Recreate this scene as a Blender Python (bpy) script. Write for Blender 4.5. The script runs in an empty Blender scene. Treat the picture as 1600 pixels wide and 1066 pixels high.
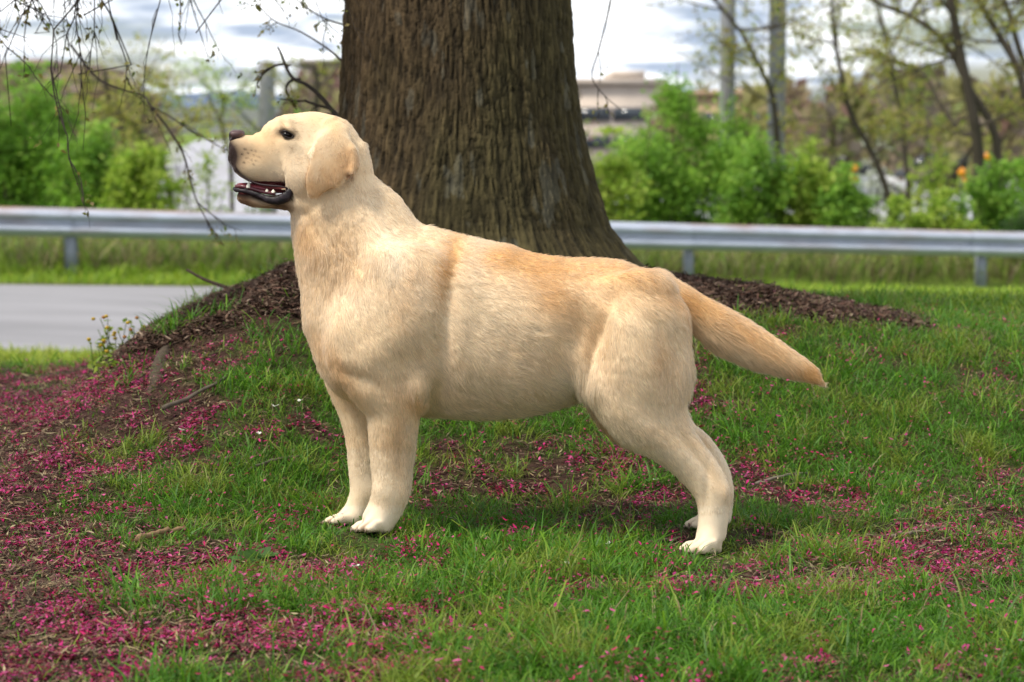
import bpy, math
import numpy as np
from math import radians

SC = bpy.context.scene
COL = SC.collection
rng = np.random.default_rng(11)

# ------------------------------------------------------------------ camera
FPX, CXP, CYP, HOR = 3200.0, 800.0, 533.0, 200.0
PITCH = math.atan((CYP - HOR) / FPX)
CAMZ = 0.80
cam_d = bpy.data.cameras.new('camera')
cam = bpy.data.objects.new('camera', cam_d)
COL.objects.link(cam)
cam.location = (0, 0, CAMZ)
cam.rotation_euler = (math.pi / 2 - PITCH, 0, 0)
cam_d.sensor_width = 36.0
cam_d.lens = 36.0 * FPX / 1600.0
cam_d.clip_start = 0.05
cam_d.clip_end = 3000
cam_d.dof.use_dof = True
cam_d.dof.focus_distance = 3.98
cam_d.dof.aperture_fstop = 5.4
SC.camera = cam

# ------------------------------------------------------------------ sky, sun, exposure
SUN_EL, SUN_AZ = radians(56), radians(-118)      # azimuth from +Y towards +X: behind-left of the camera
world = bpy.data.worlds.new('World')
SC.world = world
world.use_nodes = True
wn, wl = world.node_tree.nodes, world.node_tree.links
wn.clear()
w_out = wn.new('ShaderNodeOutputWorld')
bg = wn.new('ShaderNodeBackground')
bg.inputs['Strength'].default_value = 0.098
sky = wn.new('ShaderNodeTexSky')
sky.sky_type = 'NISHITA'
sky.sun_disc = False
sky.sun_elevation = SUN_EL
sky.sun_rotation = SUN_AZ
tc = wn.new('ShaderNodeTexCoord')
sep = wn.new('ShaderNodeSeparateXYZ')
addz = wn.new('ShaderNodeMath'); addz.operation = 'ADD'; addz.inputs[1].default_value = 0.13
mxz = wn.new('ShaderNodeMath'); mxz.operation = 'MAXIMUM'; mxz.inputs[1].default_value = 0.06
divx = wn.new('ShaderNodeMath'); divx.operation = 'DIVIDE'
divy = wn.new('ShaderNodeMath'); divy.operation = 'DIVIDE'
cmb = wn.new('ShaderNodeCombineXYZ')
nz = wn.new('ShaderNodeTexNoise'); nz.inputs['Scale'].default_value = 1.15
nz.inputs['Detail'].default_value = 7; nz.inputs['Roughness'].default_value = 0.55
nz2 = wn.new('ShaderNodeTexNoise'); nz2.inputs['Scale'].default_value = 2.6
nz2.inputs['Detail'].default_value = 6
cr = wn.new('ShaderNodeValToRGB')
cr.color_ramp.elements[0].position = 0.36; cr.color_ramp.elements[0].color = (0, 0, 0, 1)
cr.color_ramp.elements[1].position = 0.50; cr.color_ramp.elements[1].color = (1, 1, 1, 1)
cr2 = wn.new('ShaderNodeValToRGB')
cr2.color_ramp.elements[0].position = 0.40; cr2.color_ramp.elements[0].color = (4.6, 5.5, 7.0, 1)
cr2.color_ramp.elements[1].position = 0.58; cr2.color_ramp.elements[1].color = (15.0, 15.2, 15.5, 1)
mixw = wn.new('ShaderNodeMix'); mixw.data_type = 'RGBA'
wl.new(tc.outputs['Generated'], sep.inputs[0])
wl.new(sep.outputs['Z'], addz.inputs[0]); wl.new(addz.outputs[0], mxz.inputs[0])
wl.new(sep.outputs['X'], divx.inputs[0]); wl.new(mxz.outputs[0], divx.inputs[1])
wl.new(sep.outputs['Y'], divy.inputs[0]); wl.new(mxz.outputs[0], divy.inputs[1])
wl.new(divx.outputs[0], cmb.inputs[0]); wl.new(divy.outputs[0], cmb.inputs[1])
wl.new(cmb.outputs[0], nz.inputs['Vector']); wl.new(cmb.outputs[0], nz2.inputs['Vector'])
wl.new(nz.outputs['Fac'], cr.inputs[0]); wl.new(nz2.outputs['Fac'], cr2.inputs[0])
wl.new(cr.outputs['Color'], mixw.inputs['Factor'])
wl.new(sky.outputs[0], mixw.inputs['A']); wl.new(cr2.outputs['Color'], mixw.inputs['B'])
wl.new(mixw.outputs['Result'], bg.inputs['Color'])
wl.new(bg.outputs[0], w_out.inputs['Surface'])

sun_d = bpy.data.lights.new('sun', 'SUN')
sun_d.energy = 3.8
sun_d.angle = radians(9)
sun_d.color = (1.0, 0.93, 0.82)
sun = bpy.data.objects.new('sun', sun_d)
COL.objects.link(sun)
from mathutils import Vector
sdir = Vector((math.sin(SUN_AZ) * math.cos(SUN_EL), math.cos(SUN_AZ) * math.cos(SUN_EL), math.sin(SUN_EL)))
sun.rotation_euler = sdir.to_track_quat('Z', 'Y').to_euler()

SC.view_settings.view_transform = 'Standard'
SC.view_settings.look = 'None'
SC.view_settings.exposure = 0.2
SC.view_settings.gamma = 1.0
SC.view_settings.use_curve_mapping = False
SC.render.engine = 'CYCLES'
SC.cycles.use_denoising = True
SC.cycles.max_bounces = 8
SC.cycles.diffuse_bounces = 3
SC.cycles.glossy_bounces = 3
SC.cycles.transmission_bounces = 6
SC.cycles.transparent_max_bounces = 8
SC.cycles.sample_clamp_indirect = 6.0

# ------------------------------------------------------------------ helpers
CP, SP = math.cos(PITCH), math.sin(PITCH)

def at(u, v, Y):
    """world point seen at photo pixel (u, v), standing on the vertical plane y = Y"""
    u = np.asarray(u, float); v = np.asarray(v, float)
    a = (CYP - v) / FPX
    dy = CP + a * SP
    dz = -SP + a * CP
    t = Y / dy
    return np.stack(np.broadcast_arrays(t * (u - CXP) / FPX, t * dy, CAMZ + t * dz), -1)

def to_px(P):
    x, y, z = P[..., 0], P[..., 1], P[..., 2] - CAMZ
    d = y * CP - z * SP
    return CXP + FPX * x / d, CYP - FPX * (y * SP + z * CP) / d

def sstep(a, b, x):
    t = np.clip((x - a) / (b - a), 0, 1)
    return t * t * (3 - 2 * t)

def hsh(ix, iy, iz, seed):
    h = (ix.astype(np.int64) * 374761393 + iy.astype(np.int64) * 668265263 + iz.astype(np.int64) * 2147483647 + seed * 974634777) & 0xFFFFFFFF
    h = ((h ^ (h >> 13)) * 1274126177) & 0xFFFFFFFF
    h = ((h ^ (h >> 16)) * 2246822519) & 0xFFFFFFFF
    return ((h ^ (h >> 15)) & 0xFFFFFF) / float(0xFFFFFF)

def noise(x, y, z=0.0, seed=0):
    x, y, z = np.broadcast_arrays(np.asarray(x, float), np.asarray(y, float), np.asarray(z, float))
    ix, iy, iz = np.floor(x), np.floor(y), np.floor(z)
    fx, fy, fz = x - ix, y - iy, z - iz
    fx, fy, fz = [f * f * f * (f * (f * 6 - 15) + 10) for f in (fx, fy, fz)]
    r = 0
    for dx in (0, 1):
        for dy in (0, 1):
            for dz in (0, 1):
                w = (fx if dx else 1 - fx) * (fy if dy else 1 - fy) * (fz if dz else 1 - fz)
                r = r + w * hsh(ix + dx, iy + dy, iz + dz, seed)
    return r * 2 - 1

def fbm(x, y, z=0.0, seed=0, oct=4):
    r, a, f = 0, 0.5, 1.0
    for i in range(oct):
        r = r + a * noise(np.asarray(x) * f, np.asarray(y) * f, np.asarray(z) * f, seed + i * 7)
        a *= 0.5; f *= 2.03
    return r

def worley(x, y, seed=0, wrap=None):
    ix, iy = np.floor(x), np.floor(y)
    f1 = np.full(x.shape, 9.0); f2 = np.full(x.shape, 9.0); cid = np.zeros(x.shape)
    zz = np.zeros_like(x)
    for dx in (-1, 0, 1):
        for dy in (-1, 0, 1):
            cx, cy = ix + dx, iy + dy
            hx = np.mod(cx, wrap) if wrap else cx
            px = cx + hsh(hx, cy, zz, seed); py = cy + hsh(hx, cy, zz + 1, seed)
            d = np.hypot(x - px, y - py)
            c = hsh(hx, cy, zz + 2, seed)
            nearer = d < f1
            f2 = np.where(nearer, f1, np.minimum(f2, d))
            cid = np.where(nearer, c, cid)
            f1 = np.where(nearer, d, f1)
    return f1, f2, cid

def set_props(o, label=None, cat=None, group=None, kind=None):
    if label: o['label'] = label
    if cat: o['category'] = cat
    if group: o['group'] = group
    if kind: o['kind'] = kind
    return o

def empty(name, loc, label, cat, group=None):
    o = bpy.data.objects.new(name, None)
    COL.objects.link(o)
    o.location = [float(c) for c in loc]
    o.empty_display_size = 0.1
    return set_props(o, label, cat, group)

def mesh_obj(name, V, faces, m, parent=None, cols=None, smooth=False):
    """faces: list of integer arrays (n,3) or (n,4); cols: (nverts,3) linear colour"""
    me = bpy.data.meshes.new(name)
    V = np.ascontiguousarray(V, dtype=np.float32)
    base = np.array(parent_loc(parent), dtype=np.float32)
    V = V - base
    faces = [np.asarray(f, np.int32) for f in faces if len(f)]
    me.vertices.add(len(V)); me.vertices.foreach_set('co', V.ravel())
    nl = sum(f.size for f in faces); npoly = sum(len(f) for f in faces)
    me.loops.add(nl); me.polygons.add(npoly)
    me.loops.foreach_set('vertex_index', np.concatenate([f.ravel() for f in faces]))
    tot = np.concatenate([np.full(len(f), f.shape[1], np.int32) for f in faces])
    start = np.concatenate([[0], np.cumsum(tot)[:-1]]).astype(np.int32)
    me.polygons.foreach_set('loop_start', start)
    me.polygons.foreach_set('loop_total', tot)
    if smooth:
        me.polygons.foreach_set('use_smooth', np.ones(npoly, bool))
    me.update(calc_edges=True)
    if cols is not None:
        ca = me.color_attributes.new('Col', 'FLOAT_COLOR', 'POINT')
        c4 = np.ones((len(V), 4), np.float32); c4[:, :3] = cols
        ca.data.foreach_set('color', c4.ravel())
    if m is not None: me.materials.append(m)
    o = bpy.data.objects.new(name, me)
    COL.objects.link(o)
    if parent is not None: o.parent = parent
    return o

def parent_loc(p):
    if p is None: return (0, 0, 0)
    l = np.array(p.location)
    while p.parent is not None:
        p = p.parent; l = l + np.array(p.location)
    return l

class MB:
    """collects pieces into one mesh"""
    def __init__(self): self.V = []; self.F3 = []; self.F4 = []; self.C = []; self.n = 0
    def add(self, V, F, col=None):
        V = np.asarray(V, float)
        F = np.asarray(F)
        (self.F4 if F.shape[1] == 4 else self.F3).append(F + self.n)
        self.V.append(V)
        if col is None: col = (0.5, 0.5, 0.5)
        c = np.asarray(col, float)
        self.C.append(np.broadcast_to(c, (len(V), 3)))
        self.n += len(V)
    def raw(self, V, F3=None, F4=None, col=None):
        V = np.asarray(V, float)
        if F3 is not None and len(F3): self.F3.append(np.asarray(F3) + self.n)
        if F4 is not None and len(F4): self.F4.append(np.asarray(F4) + self.n)
        self.V.append(V)
        c = np.asarray((0.5, 0.5, 0.5) if col is None else col, float)
        self.C.append(np.broadcast_to(c, (len(V), 3)))
        self.n += len(V)
    def box(self, x0, x1, y0, y1, z0, z1, col=None):
        V = [(x, y, z) for z in (z0, z1) for y in (y0, y1) for x in (x0, x1)]
        self.add(V, [(0, 2, 3, 1), (4, 5, 7, 6), (0, 1, 5, 4), (2, 6, 7, 3), (0, 4, 6, 2), (1, 3, 7, 5)], col)
    def tube(self, P, R, sides=6, col=None, cap=True):
        P = np.asarray(P, float); R = np.broadcast_to(np.asarray(R, float), (len(P),))
        T = np.gradient(P, axis=0); T /= np.linalg.norm(T, axis=1)[:, None] + 1e-12
        ref = np.array([0.31, 0.87, 0.38])
        N = np.cross(T, ref); N /= np.linalg.norm(N, axis=1)[:, None] + 1e-9
        B = np.cross(T, N)
        th = np.arange(sides) * 2 * np.pi / sides
        V = P[:, None] + R[:, None, None] * (np.cos(th)[None, :, None] * N[:, None] + np.sin(th)[None, :, None] * B[:, None])
        n = len(P)
        i = np.arange(n - 1)[:, None] * sides; j = np.arange(sides)[None]; k = (j + 1) % sides
        F = np.stack([i + j, i + k, i + sides + k, i + sides + j], -1).reshape(-1, 4)
        V = V.reshape(-1, 3)
        F3 = None
        if cap:
            V = np.concatenate([V, P[:1], P[-1:]])
            a = n * sides; jj = np.arange(sides); kk = (jj + 1) % sides
            F3 = np.concatenate([np.stack([kk, jj, np.full(sides, a)], -1),
                                 np.stack([(n - 1) * sides + jj, (n - 1) * sides + kk, np.full(sides, a + 1)], -1)])
        self.raw(V, F3, F, col)
    def build(self, name, m, parent=None, smooth=False):
        return mesh_obj(name, np.concatenate(self.V), [np.concatenate(f) for f in (self.F3, self.F4) if f], m, parent,
                        np.concatenate(self.C), smooth)

def spline(P, n):
    """Catmull-Rom through rows of P, n samples per span"""
    P = np.asarray(P, float)
    Q = np.concatenate([2 * P[:1] - P[1:2], P, 2 * P[-1:] - P[-2:-1]])
    out = []
    for i in range(len(P) - 1):
        p0, p1, p2, p3 = Q[i:i + 4]
        t = (np.arange(n) / n)[:, None]
        out.append(0.5 * (2 * p1 + (p2 - p0) * t + (2 * p0 - 5 * p1 + 4 * p2 - p3) * t ** 2 + (3 * p1 - p0 - 3 * p2 + p3) * t ** 3))
    out.append(P[-1:])
    return np.concatenate(out)

def icosphere(c, r, n=10, m=14):
    """lat-long ellipsoid"""
    c = np.asarray(c, float); r = np.broadcast_to(np.asarray(r, float), (3,))
    ph = np.linspace(0, np.pi, n)[:, None]; th = (np.arange(m) * 2 * np.pi / m)[None]
    V = np.stack([np.sin(ph) * np.cos(th), np.sin(ph) * np.sin(th), np.cos(ph) + 0 * th], -1).reshape(-1, 3) * r + c
    i = np.arange(n - 1)[:, None] * m; j = np.arange(m)[None]; k = (j + 1) % m
    F = np.stack([i + j, i + m + j, i + m + k, i + k], -1).reshape(-1, 4)
    return V, F

# ------------------------------------------------------------------ materials
def mat(name, rough=0.8, col=None, attr=False, spec=0.3, metal=0.0, trans=0.0, bump=None, vary=None):
    m = bpy.data.materials.new(name); m.use_nodes = True
    N, L = m.node_tree.nodes, m.node_tree.links
    b = N['Principled BSDF']
    b.inputs['Roughness'].default_value = rough
    b.inputs['Specular IOR Level'].default_value = spec
    b.inputs['Metallic'].default_value = metal
    src = None
    if attr:
        a = N.new('ShaderNodeAttribute'); a.attribute_name = 'Col'; src = a.outputs['Color']
    if col is not None: b.inputs['Base Color'].default_value = (*col, 1)
    if vary is not None:                      # (scale, amount, stretch): noise multiplied into the colour (dirt, grain)
        t = N.new('ShaderNodeTexCoord'); mp = N.new('ShaderNodeMapping'); mp.inputs['Scale'].default_value = vary[2]
        n = N.new('ShaderNodeTexNoise'); n.inputs['Scale'].default_value = vary[0]; n.inputs['Detail'].default_value = 6
        L.new(t.outputs['Object'], mp.inputs[0]); L.new(mp.outputs[0], n.inputs['Vector'])
        r = N.new('ShaderNodeMapRange'); r.inputs['From Min'].default_value = 0.25; r.inputs['From Max'].default_value = 0.75
        r.inputs['To Min'].default_value = 1 - vary[1]; r.inputs['To Max'].default_value = 1 + vary[1]
        L.new(n.outputs['Fac'], r.inputs['Value'])
        mx = N.new('ShaderNodeVectorMath'); mx.operation = 'MULTIPLY'
        if src is not None: L.new(src, mx.inputs[0])
        else: mx.inputs[0].default_value = col
        L.new(r.outputs[0], mx.inputs[1]); src = mx.outputs[0]
    if src is not None: L.new(src, b.inputs['Base Color'])
    if bump is not None:                      # (scale, strength, distance)
        t = N.new('ShaderNodeTexCoord'); n = N.new('ShaderNodeTexNoise'); n.inputs['Scale'].default_value = bump[0]
        n.inputs['Detail'].default_value = 8
        L.new(t.outputs['Object'], n.inputs['Vector'])
        bp = N.new('ShaderNodeBump'); bp.inputs['Strength'].default_value = bump[1]; bp.inputs['Distance'].default_value = bump[2]
        L.new(n.outputs['Fac'], bp.inputs['Height']); L.new(bp.outputs[0], b.inputs['Normal'])
    if trans > 0:
        tr = N.new('ShaderNodeBsdfTranslucent'); ms = N.new('ShaderNodeMixShader'); ms.inputs[0].default_value = trans
        if src is not None: L.new(src, tr.inputs['Color'])
        else: tr.inputs['Color'].default_value = (*col, 1)
        o = N['Material Output']
        L.new(b.outputs[0], ms.inputs[1]); L.new(tr.outputs[0], ms.inputs[2]); L.new(ms.outputs[0], o.inputs['Surface'])
    return m

M_ground = mat('soil', 0.95, attr=True, spec=0.1, bump=(120, 0.6, 0.01), vary=(60, 0.45, (1, 1, 1)))
M_leaf = mat('leaf', 0.55, attr=True, spec=0.25, trans=0.48)
M_grass = mat('grass_blade', 0.5, attr=True, spec=0.3, trans=0.42)
M_petal = mat('petal', 0.6, attr=True, spec=0.2, trans=0.25)
M_litter = mat('litter', 0.9, attr=True, spec=0.15)
M_bark = mat('bark', 0.9, attr=True, spec=0.15, bump=(160, 0.5, 0.004), vary=(45, 0.35, (1, 1, 0.25)))
M_twig = mat('twig_bark', 0.85, attr=True, spec=0.15, vary=(60, 0.3, (1, 1, 1)))
M_galv = mat('galvanised_steel', 0.5, attr=True, spec=0.5, metal=0.35, vary=(7, 0.16, (0.5, 1, 2)))
M_asph = mat('asphalt', 0.85, attr=True, spec=0.2, bump=(90, 0.3, 0.006), vary=(1.3, 0.22, (0.25, 1, 1)))
M_stone = mat('stone', 0.9, attr=True, spec=0.15, bump=(70, 0.7, 0.01), vary=(30, 0.35, (1, 1, 1)))
M_wall = mat('wall_panel', 0.8, attr=True, spec=0.2, vary=(1.1, 0.1, (1, 1, 1)))
M_glass = mat('dark_glass', 0.12, attr=True, spec=0.6)
M_paint = mat('car_paint', 0.25, attr=True, spec=0.6)
M_matte = mat('matte', 0.7, attr=True, spec=0.3)
# ================================================================== terrain
TX = -0.16                                         # foot of the big tree
TREE = np.array([TX, 6.0])
def rail_y(X): return 21.6 + (X + 5.4) * (3.2 / 11.6)
def rail_top(X): return -0.022 - (X + 5.4) * (0.433 / 11.6)
PAW_FIT = []
def low_z(X, Y):                                   # roadside level and what lies beyond it
    zr = -0.80 - 0.033 * (np.clip(X, -40, 40) + 5)
    rise = .10 * sstep(0, 1.5, Y - rail_y(np.clip(X, -40, 40)) + .6)
    far = np.interp(Y, [0, 27, 50, 115, 200, 3000], [0, 0, -.75, -.95, -.8, -.8])
    zr2 = zr + (-.9 - zr) * sstep(28, 50, Y)
    return zr2 + rise + far
def ground_z(X, Y, fine=True):
    X = np.asarray(X, float); Y = np.asarray(Y, float)
    T = np.interp(X, [-4, -2.5, -1.45, -1.22, -1.08, -.98, -.86, -.74, -.62, -.4, .2, .47, .75, .94, 1.125, 1.5, 2.5, 4],
                  [.0, .02, .03, .06, .165, .24, .295, .335, .40, .42, .42, .365, .325, .285, .255, .215, .17, .14])
    near0 = 4.15 + .25 * sstep(.3, 1.6, X) - .30 * sstep(-.2, -.7, X)
    H = T * sstep(near0, 6.05 - .35 * sstep(-.2, -.7, X), Y)
    H = H + .012 * np.clip(-X, -1.5, 1.5)          # the ground leans up a little towards the dog's front
    H -= .05 * sstep(-.95, -1.7, X) * sstep(5.2, 4.4, Y)
    c = np.interp(X, [-1.6, -1.1, -.6, .4, 1.2, 3], [6.1, 6.1, 6.35, 6.6, 10.2, 11.0])
    e = np.interp(X, [-1.6, -.6, .4, 1.2, 3], [11.2, 11.0, 12.0, 14.0, 15.0])
    s = sstep(0, 1, (Y - c) / (e - c))
    line = .735 - .0755 * Y - .02 * sstep(7, 9, Y)
    kl = sstep(6.12, 6.5, Y) * sstep(.0, .3, X)
    H = H * (1 - kl) + np.minimum(H, line) * kl
    z = H * (1 - s) + low_z(X, Y) * s
    if fine:
        k = np.clip(1.3 - Y / 14, 0, 1)
        z = z + k * (.018 * fbm(X * 2.2, Y * 2.2, 0, 61, 3) + .012 * fbm(X * 9, Y * 9, 0, 62, 3))
        hol = np.exp(-(((X + .80) / .10) ** 2 + ((Y - 5.55) / .16) ** 2))
        z = z - .05 * hol
    for px_, py_, a_ in PAW_FIT:                   # the turf gives under the paws
        z = z + a_ * np.exp(-(((X - px_) / .13) ** 2 + ((Y - py_) / .12) ** 2))
    return z

PAW_FIT = []
_paws = np.array([at(585, 833, 3.913), at(540, 821, 4.088), at(1098, 867, 3.908), at(1104, 827, 4.092)])
_d = _paws[:, 2] + .004 - ground_z(_paws[:, 0], _paws[:, 1])
_G = np.exp(-(((_paws[:, None, 0] - _paws[None, :, 0]) / .13) ** 2 + ((_paws[:, None, 1] - _paws[None, :, 1]) / .12) ** 2))
PAW_FIT = [(p[0], p[1], a) for p, a in zip(_paws, np.linalg.solve(_G, _d))]

def grow(a, step, ratio, lim):
    out = [a]
    while abs(out[-1]) < lim:
        step *= ratio; out.append(out[-1] + step)
    return out[1:]
xs = np.concatenate([-np.array(grow(2.6, .03, 1.09, 1500))[::-1], np.arange(-2.6, 2.601, .03), np.array(grow(2.6, .03, 1.09, 1500))])
ys = np.concatenate([np.arange(.3, 2.2, .15), np.arange(2.2, 8.0, .03), np.array([8.0] + grow(8.0, .035, 1.025, 60)), np.array(grow(60, 2.0, 1.12, 1900))])
GX, GY = np.meshgrid(xs, ys, indexing='ij')
GZ = ground_z(GX, GY)
nx, ny = len(xs), len(ys)
gi = np.arange(nx - 1)[:, None] * ny + np.arange(ny - 1)[None]
gF = np.stack([gi, gi + ny, gi + ny + 1, gi + 1], -1).reshape(-1, 4)
gP = np.stack([GX, GY, GZ], -1).reshape(-1, 3)

# where things lie on the lawn, from the photograph: patches of bare petal-strewn soil, turf, and bark mulch
PETAL = [(60, 690, 110, 80, 1.2), (120, 900, 140, 70, 1.3), (330, 880, 90, 14, 1.1), (300, 985, 190, 60, .75), (470, 880, 60, 10, .9), (480, 688, 70, 16, 1.1), (790, 770, 110, 28, .95), (1140, 640, 50, 18, 1.1),
         (1220, 745, 85, 22, .9), (1480, 830, 130, 45, 1.05), (1140, 912, 80, 16, .95), (950, 925, 110, 12, .8), (620, 1010, 90, 40, .9), (260, 640, 70, 50, .95), (690, 735, 60, 22, .9), (215, 570, 60, 40, 1.1),
         (470, 665, 30, 25, .6), (960, 700, 70, 30, .9), (1330, 905, 90, 16, .9), (330, 620, 60, 24, .5), (870, 700, 80, 22, .6), (640, 1050, 300, 20, .3), (1010, 800, 60, 18, .7), (900, 835, 70, 14, .6),
         (40, 1030, 120, 40, 1.0), (1440, 490, 24, 8, .5), (340, 560, 60, 18, .5), (1400, 905, 60, 20, .6), (660, 760, 40, 26, .6), (560, 905, 60, 18, .5)]
TURF = [(300, 795, 170, 32, 1.2), (450, 615, 70, 46, 1.2), (1370, 640, 260, 90, 1.3), (760, 890, 230, 46, 1.1), (1150, 1010, 430, 46, 1.2), (330, 555, 90, 34, .9), (740, 664, 110, 12, 1.1), (1260, 660, 110, 34, 1.0),
        (1500, 460, 200, 40, 1.3), (1170, 560, 70, 40, 1.2), (620, 830, 130, 26, .9), (220, 950, 60, 26, .7), (960, 870, 190, 22, .9), (560, 940, 160, 26, .8), (1350, 965, 250, 30, 1.0), (1300, 800, 70, 20, .9), (1010, 745, 60, 18, .6), (1480, 740, 120, 28, .9),
        (880, 660, 90, 16, .6), (420, 1010, 120, 30, .35), (850, 1040, 200, 30, .8), (400, 900, 30, 24, .6), (1050, 830, 120, 16, .7), (560, 760, 80, 40, .7), (300, 500, 40, 18, .9), (400, 690, 150, 18, .5), (250, 480, 30, 20, .6)]
def spread(lst, u, v):
    r = np.zeros(u.shape)
    for cu, cv, su, sv, w in lst: r += w * np.exp(-.5 * (((u - cu) / su) ** 2 + ((v - cv) / sv) ** 2))
    return r
def mulch_amount(X, Y):
    d = np.hypot((X - .25) / 1.0, (Y - 6.05) / .52)
    r = sstep(1.06, .88, d + .12 * fbm(X * 5, Y * 5, 0, 91, 3)) * (X > -.1)
    l = sstep(1.1, .8, np.hypot((X + .72) / .44, (Y - 5.62) / .55) + .12 * fbm(X * 5, Y * 5, 0, 92, 3))
    return np.clip(np.maximum(r, l), 0, 1)
def cover(X, Y):
    """turf, petals, mulch: three amounts between 0 and about 1.5"""
    P = np.stack([X, Y, ground_z(X, Y)], -1)
    u, v = to_px(P)
    nA = fbm(X * 6, Y * 6, 0, 71, 4); nB = fbm(X * 21, Y * 21, 0, 72, 3)
    pet = np.clip(.32 + .95 * spread(PETAL, u, v) + .5 * nA + .45 * nB, 0, 1.5)
    turf = np.clip(.44 + .85 * spread(TURF, u, v) - .62 * spread(PETAL, u, v) - 1.2 * nA - 1.5 * nB, 0.0, 1.4)
    far = sstep(6.3, 7.3, Y)
    turf = turf * (1 - far) + far * 1.1
    pet = pet * (1 - far)
    bank = np.exp(-(((X + 1.12) / .16) ** 2 + ((Y - 5.75) / .4) ** 2))
    turf *= 1 - .8 * bank
    mu = mulch_amount(X, Y)
    left = .85 * sstep(-.80, -.98, X / np.maximum(Y, .1) * 4.0) * sstep(6.0, 5.6, Y)
    turf *= 1 - .93 * left
    pet = pet + .12 * left
    return turf * (1 - mu) ** 2, pet * (1 - .9 * mu), np.clip(mu + .5 * left + .6 * bank, 0, 1)
tu, pe, mu = cover(gP[:, 0], gP[:, 1])
soil = np.array([.040, .026, .016]); pinks = np.array([.048, .022, .018]); mul = np.array([.040, .022, .015]); turfc = np.array([.045, .055, .016])
fx, fy = gP[:, 0], gP[:, 1]
farG = np.array([.13, .19, .03])
k1 = np.clip(pe * .6, 0, 1)[:, None]; k2 = np.clip(tu * .7, 0, 1)[:, None]; k3 = np.clip(mu, 0, 1)[:, None]
gc = soil * (1 - k1) + pinks * k1
gc = gc * (1 - k2) + turfc * k2
gc = gc * (1 - k3) + mul * k3
kf = sstep(8, 11, fy)[:, None]
gc = gc * (1 - kf) + farG * kf
gn = fbm(fx * .5, fy * .5, 0, 81, 4)[:, None]
gc = gc * (1 + .3 * gn * kf)
ground = mesh_obj('ground', gP, [gF], M_ground, None, gc, True)
ground['kind'] = 'structure'

# ------------------------------------------------------------------ the road behind the bank
rx = np.linspace(-45, 45, 181)
def strip(name, y0f, y1f, m, col, dz=.02, n=8):
    t = np.linspace(0, 1, n)
    Yv = y0f(rx)[:, None] * (1 - t) + y1f(rx)[:, None] * t
    Xv = np.broadcast_to(rx[:, None], Yv.shape)
    Zv = ground_z(Xv, Yv, False) + dz
    V = np.stack([Xv, Yv, Zv], -1).reshape(-1, 3)
    i = np.arange(len(rx) - 1)[:, None] * n + np.arange(n - 1)[None]
    F = np.stack([i, i + n, i + n + 1, i + 1], -1).reshape(-1, 4)
    o = mesh_obj(name, V, [F], m, None, np.broadcast_to(np.array(col), (len(V), 3)), True)
    o['kind'] = 'structure'
    return o
strip('road', lambda X: np.maximum(rail_y(X) - 7.3, 13.2), lambda X: rail_y(X) - 1.15, M_asph, (.24, .235, .245), .03)
strip('road_edge', lambda X: rail_y(X) - 1.14, lambda X: rail_y(X) - 1.02, M_ground, (.10, .065, .045), .035, 3)

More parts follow.
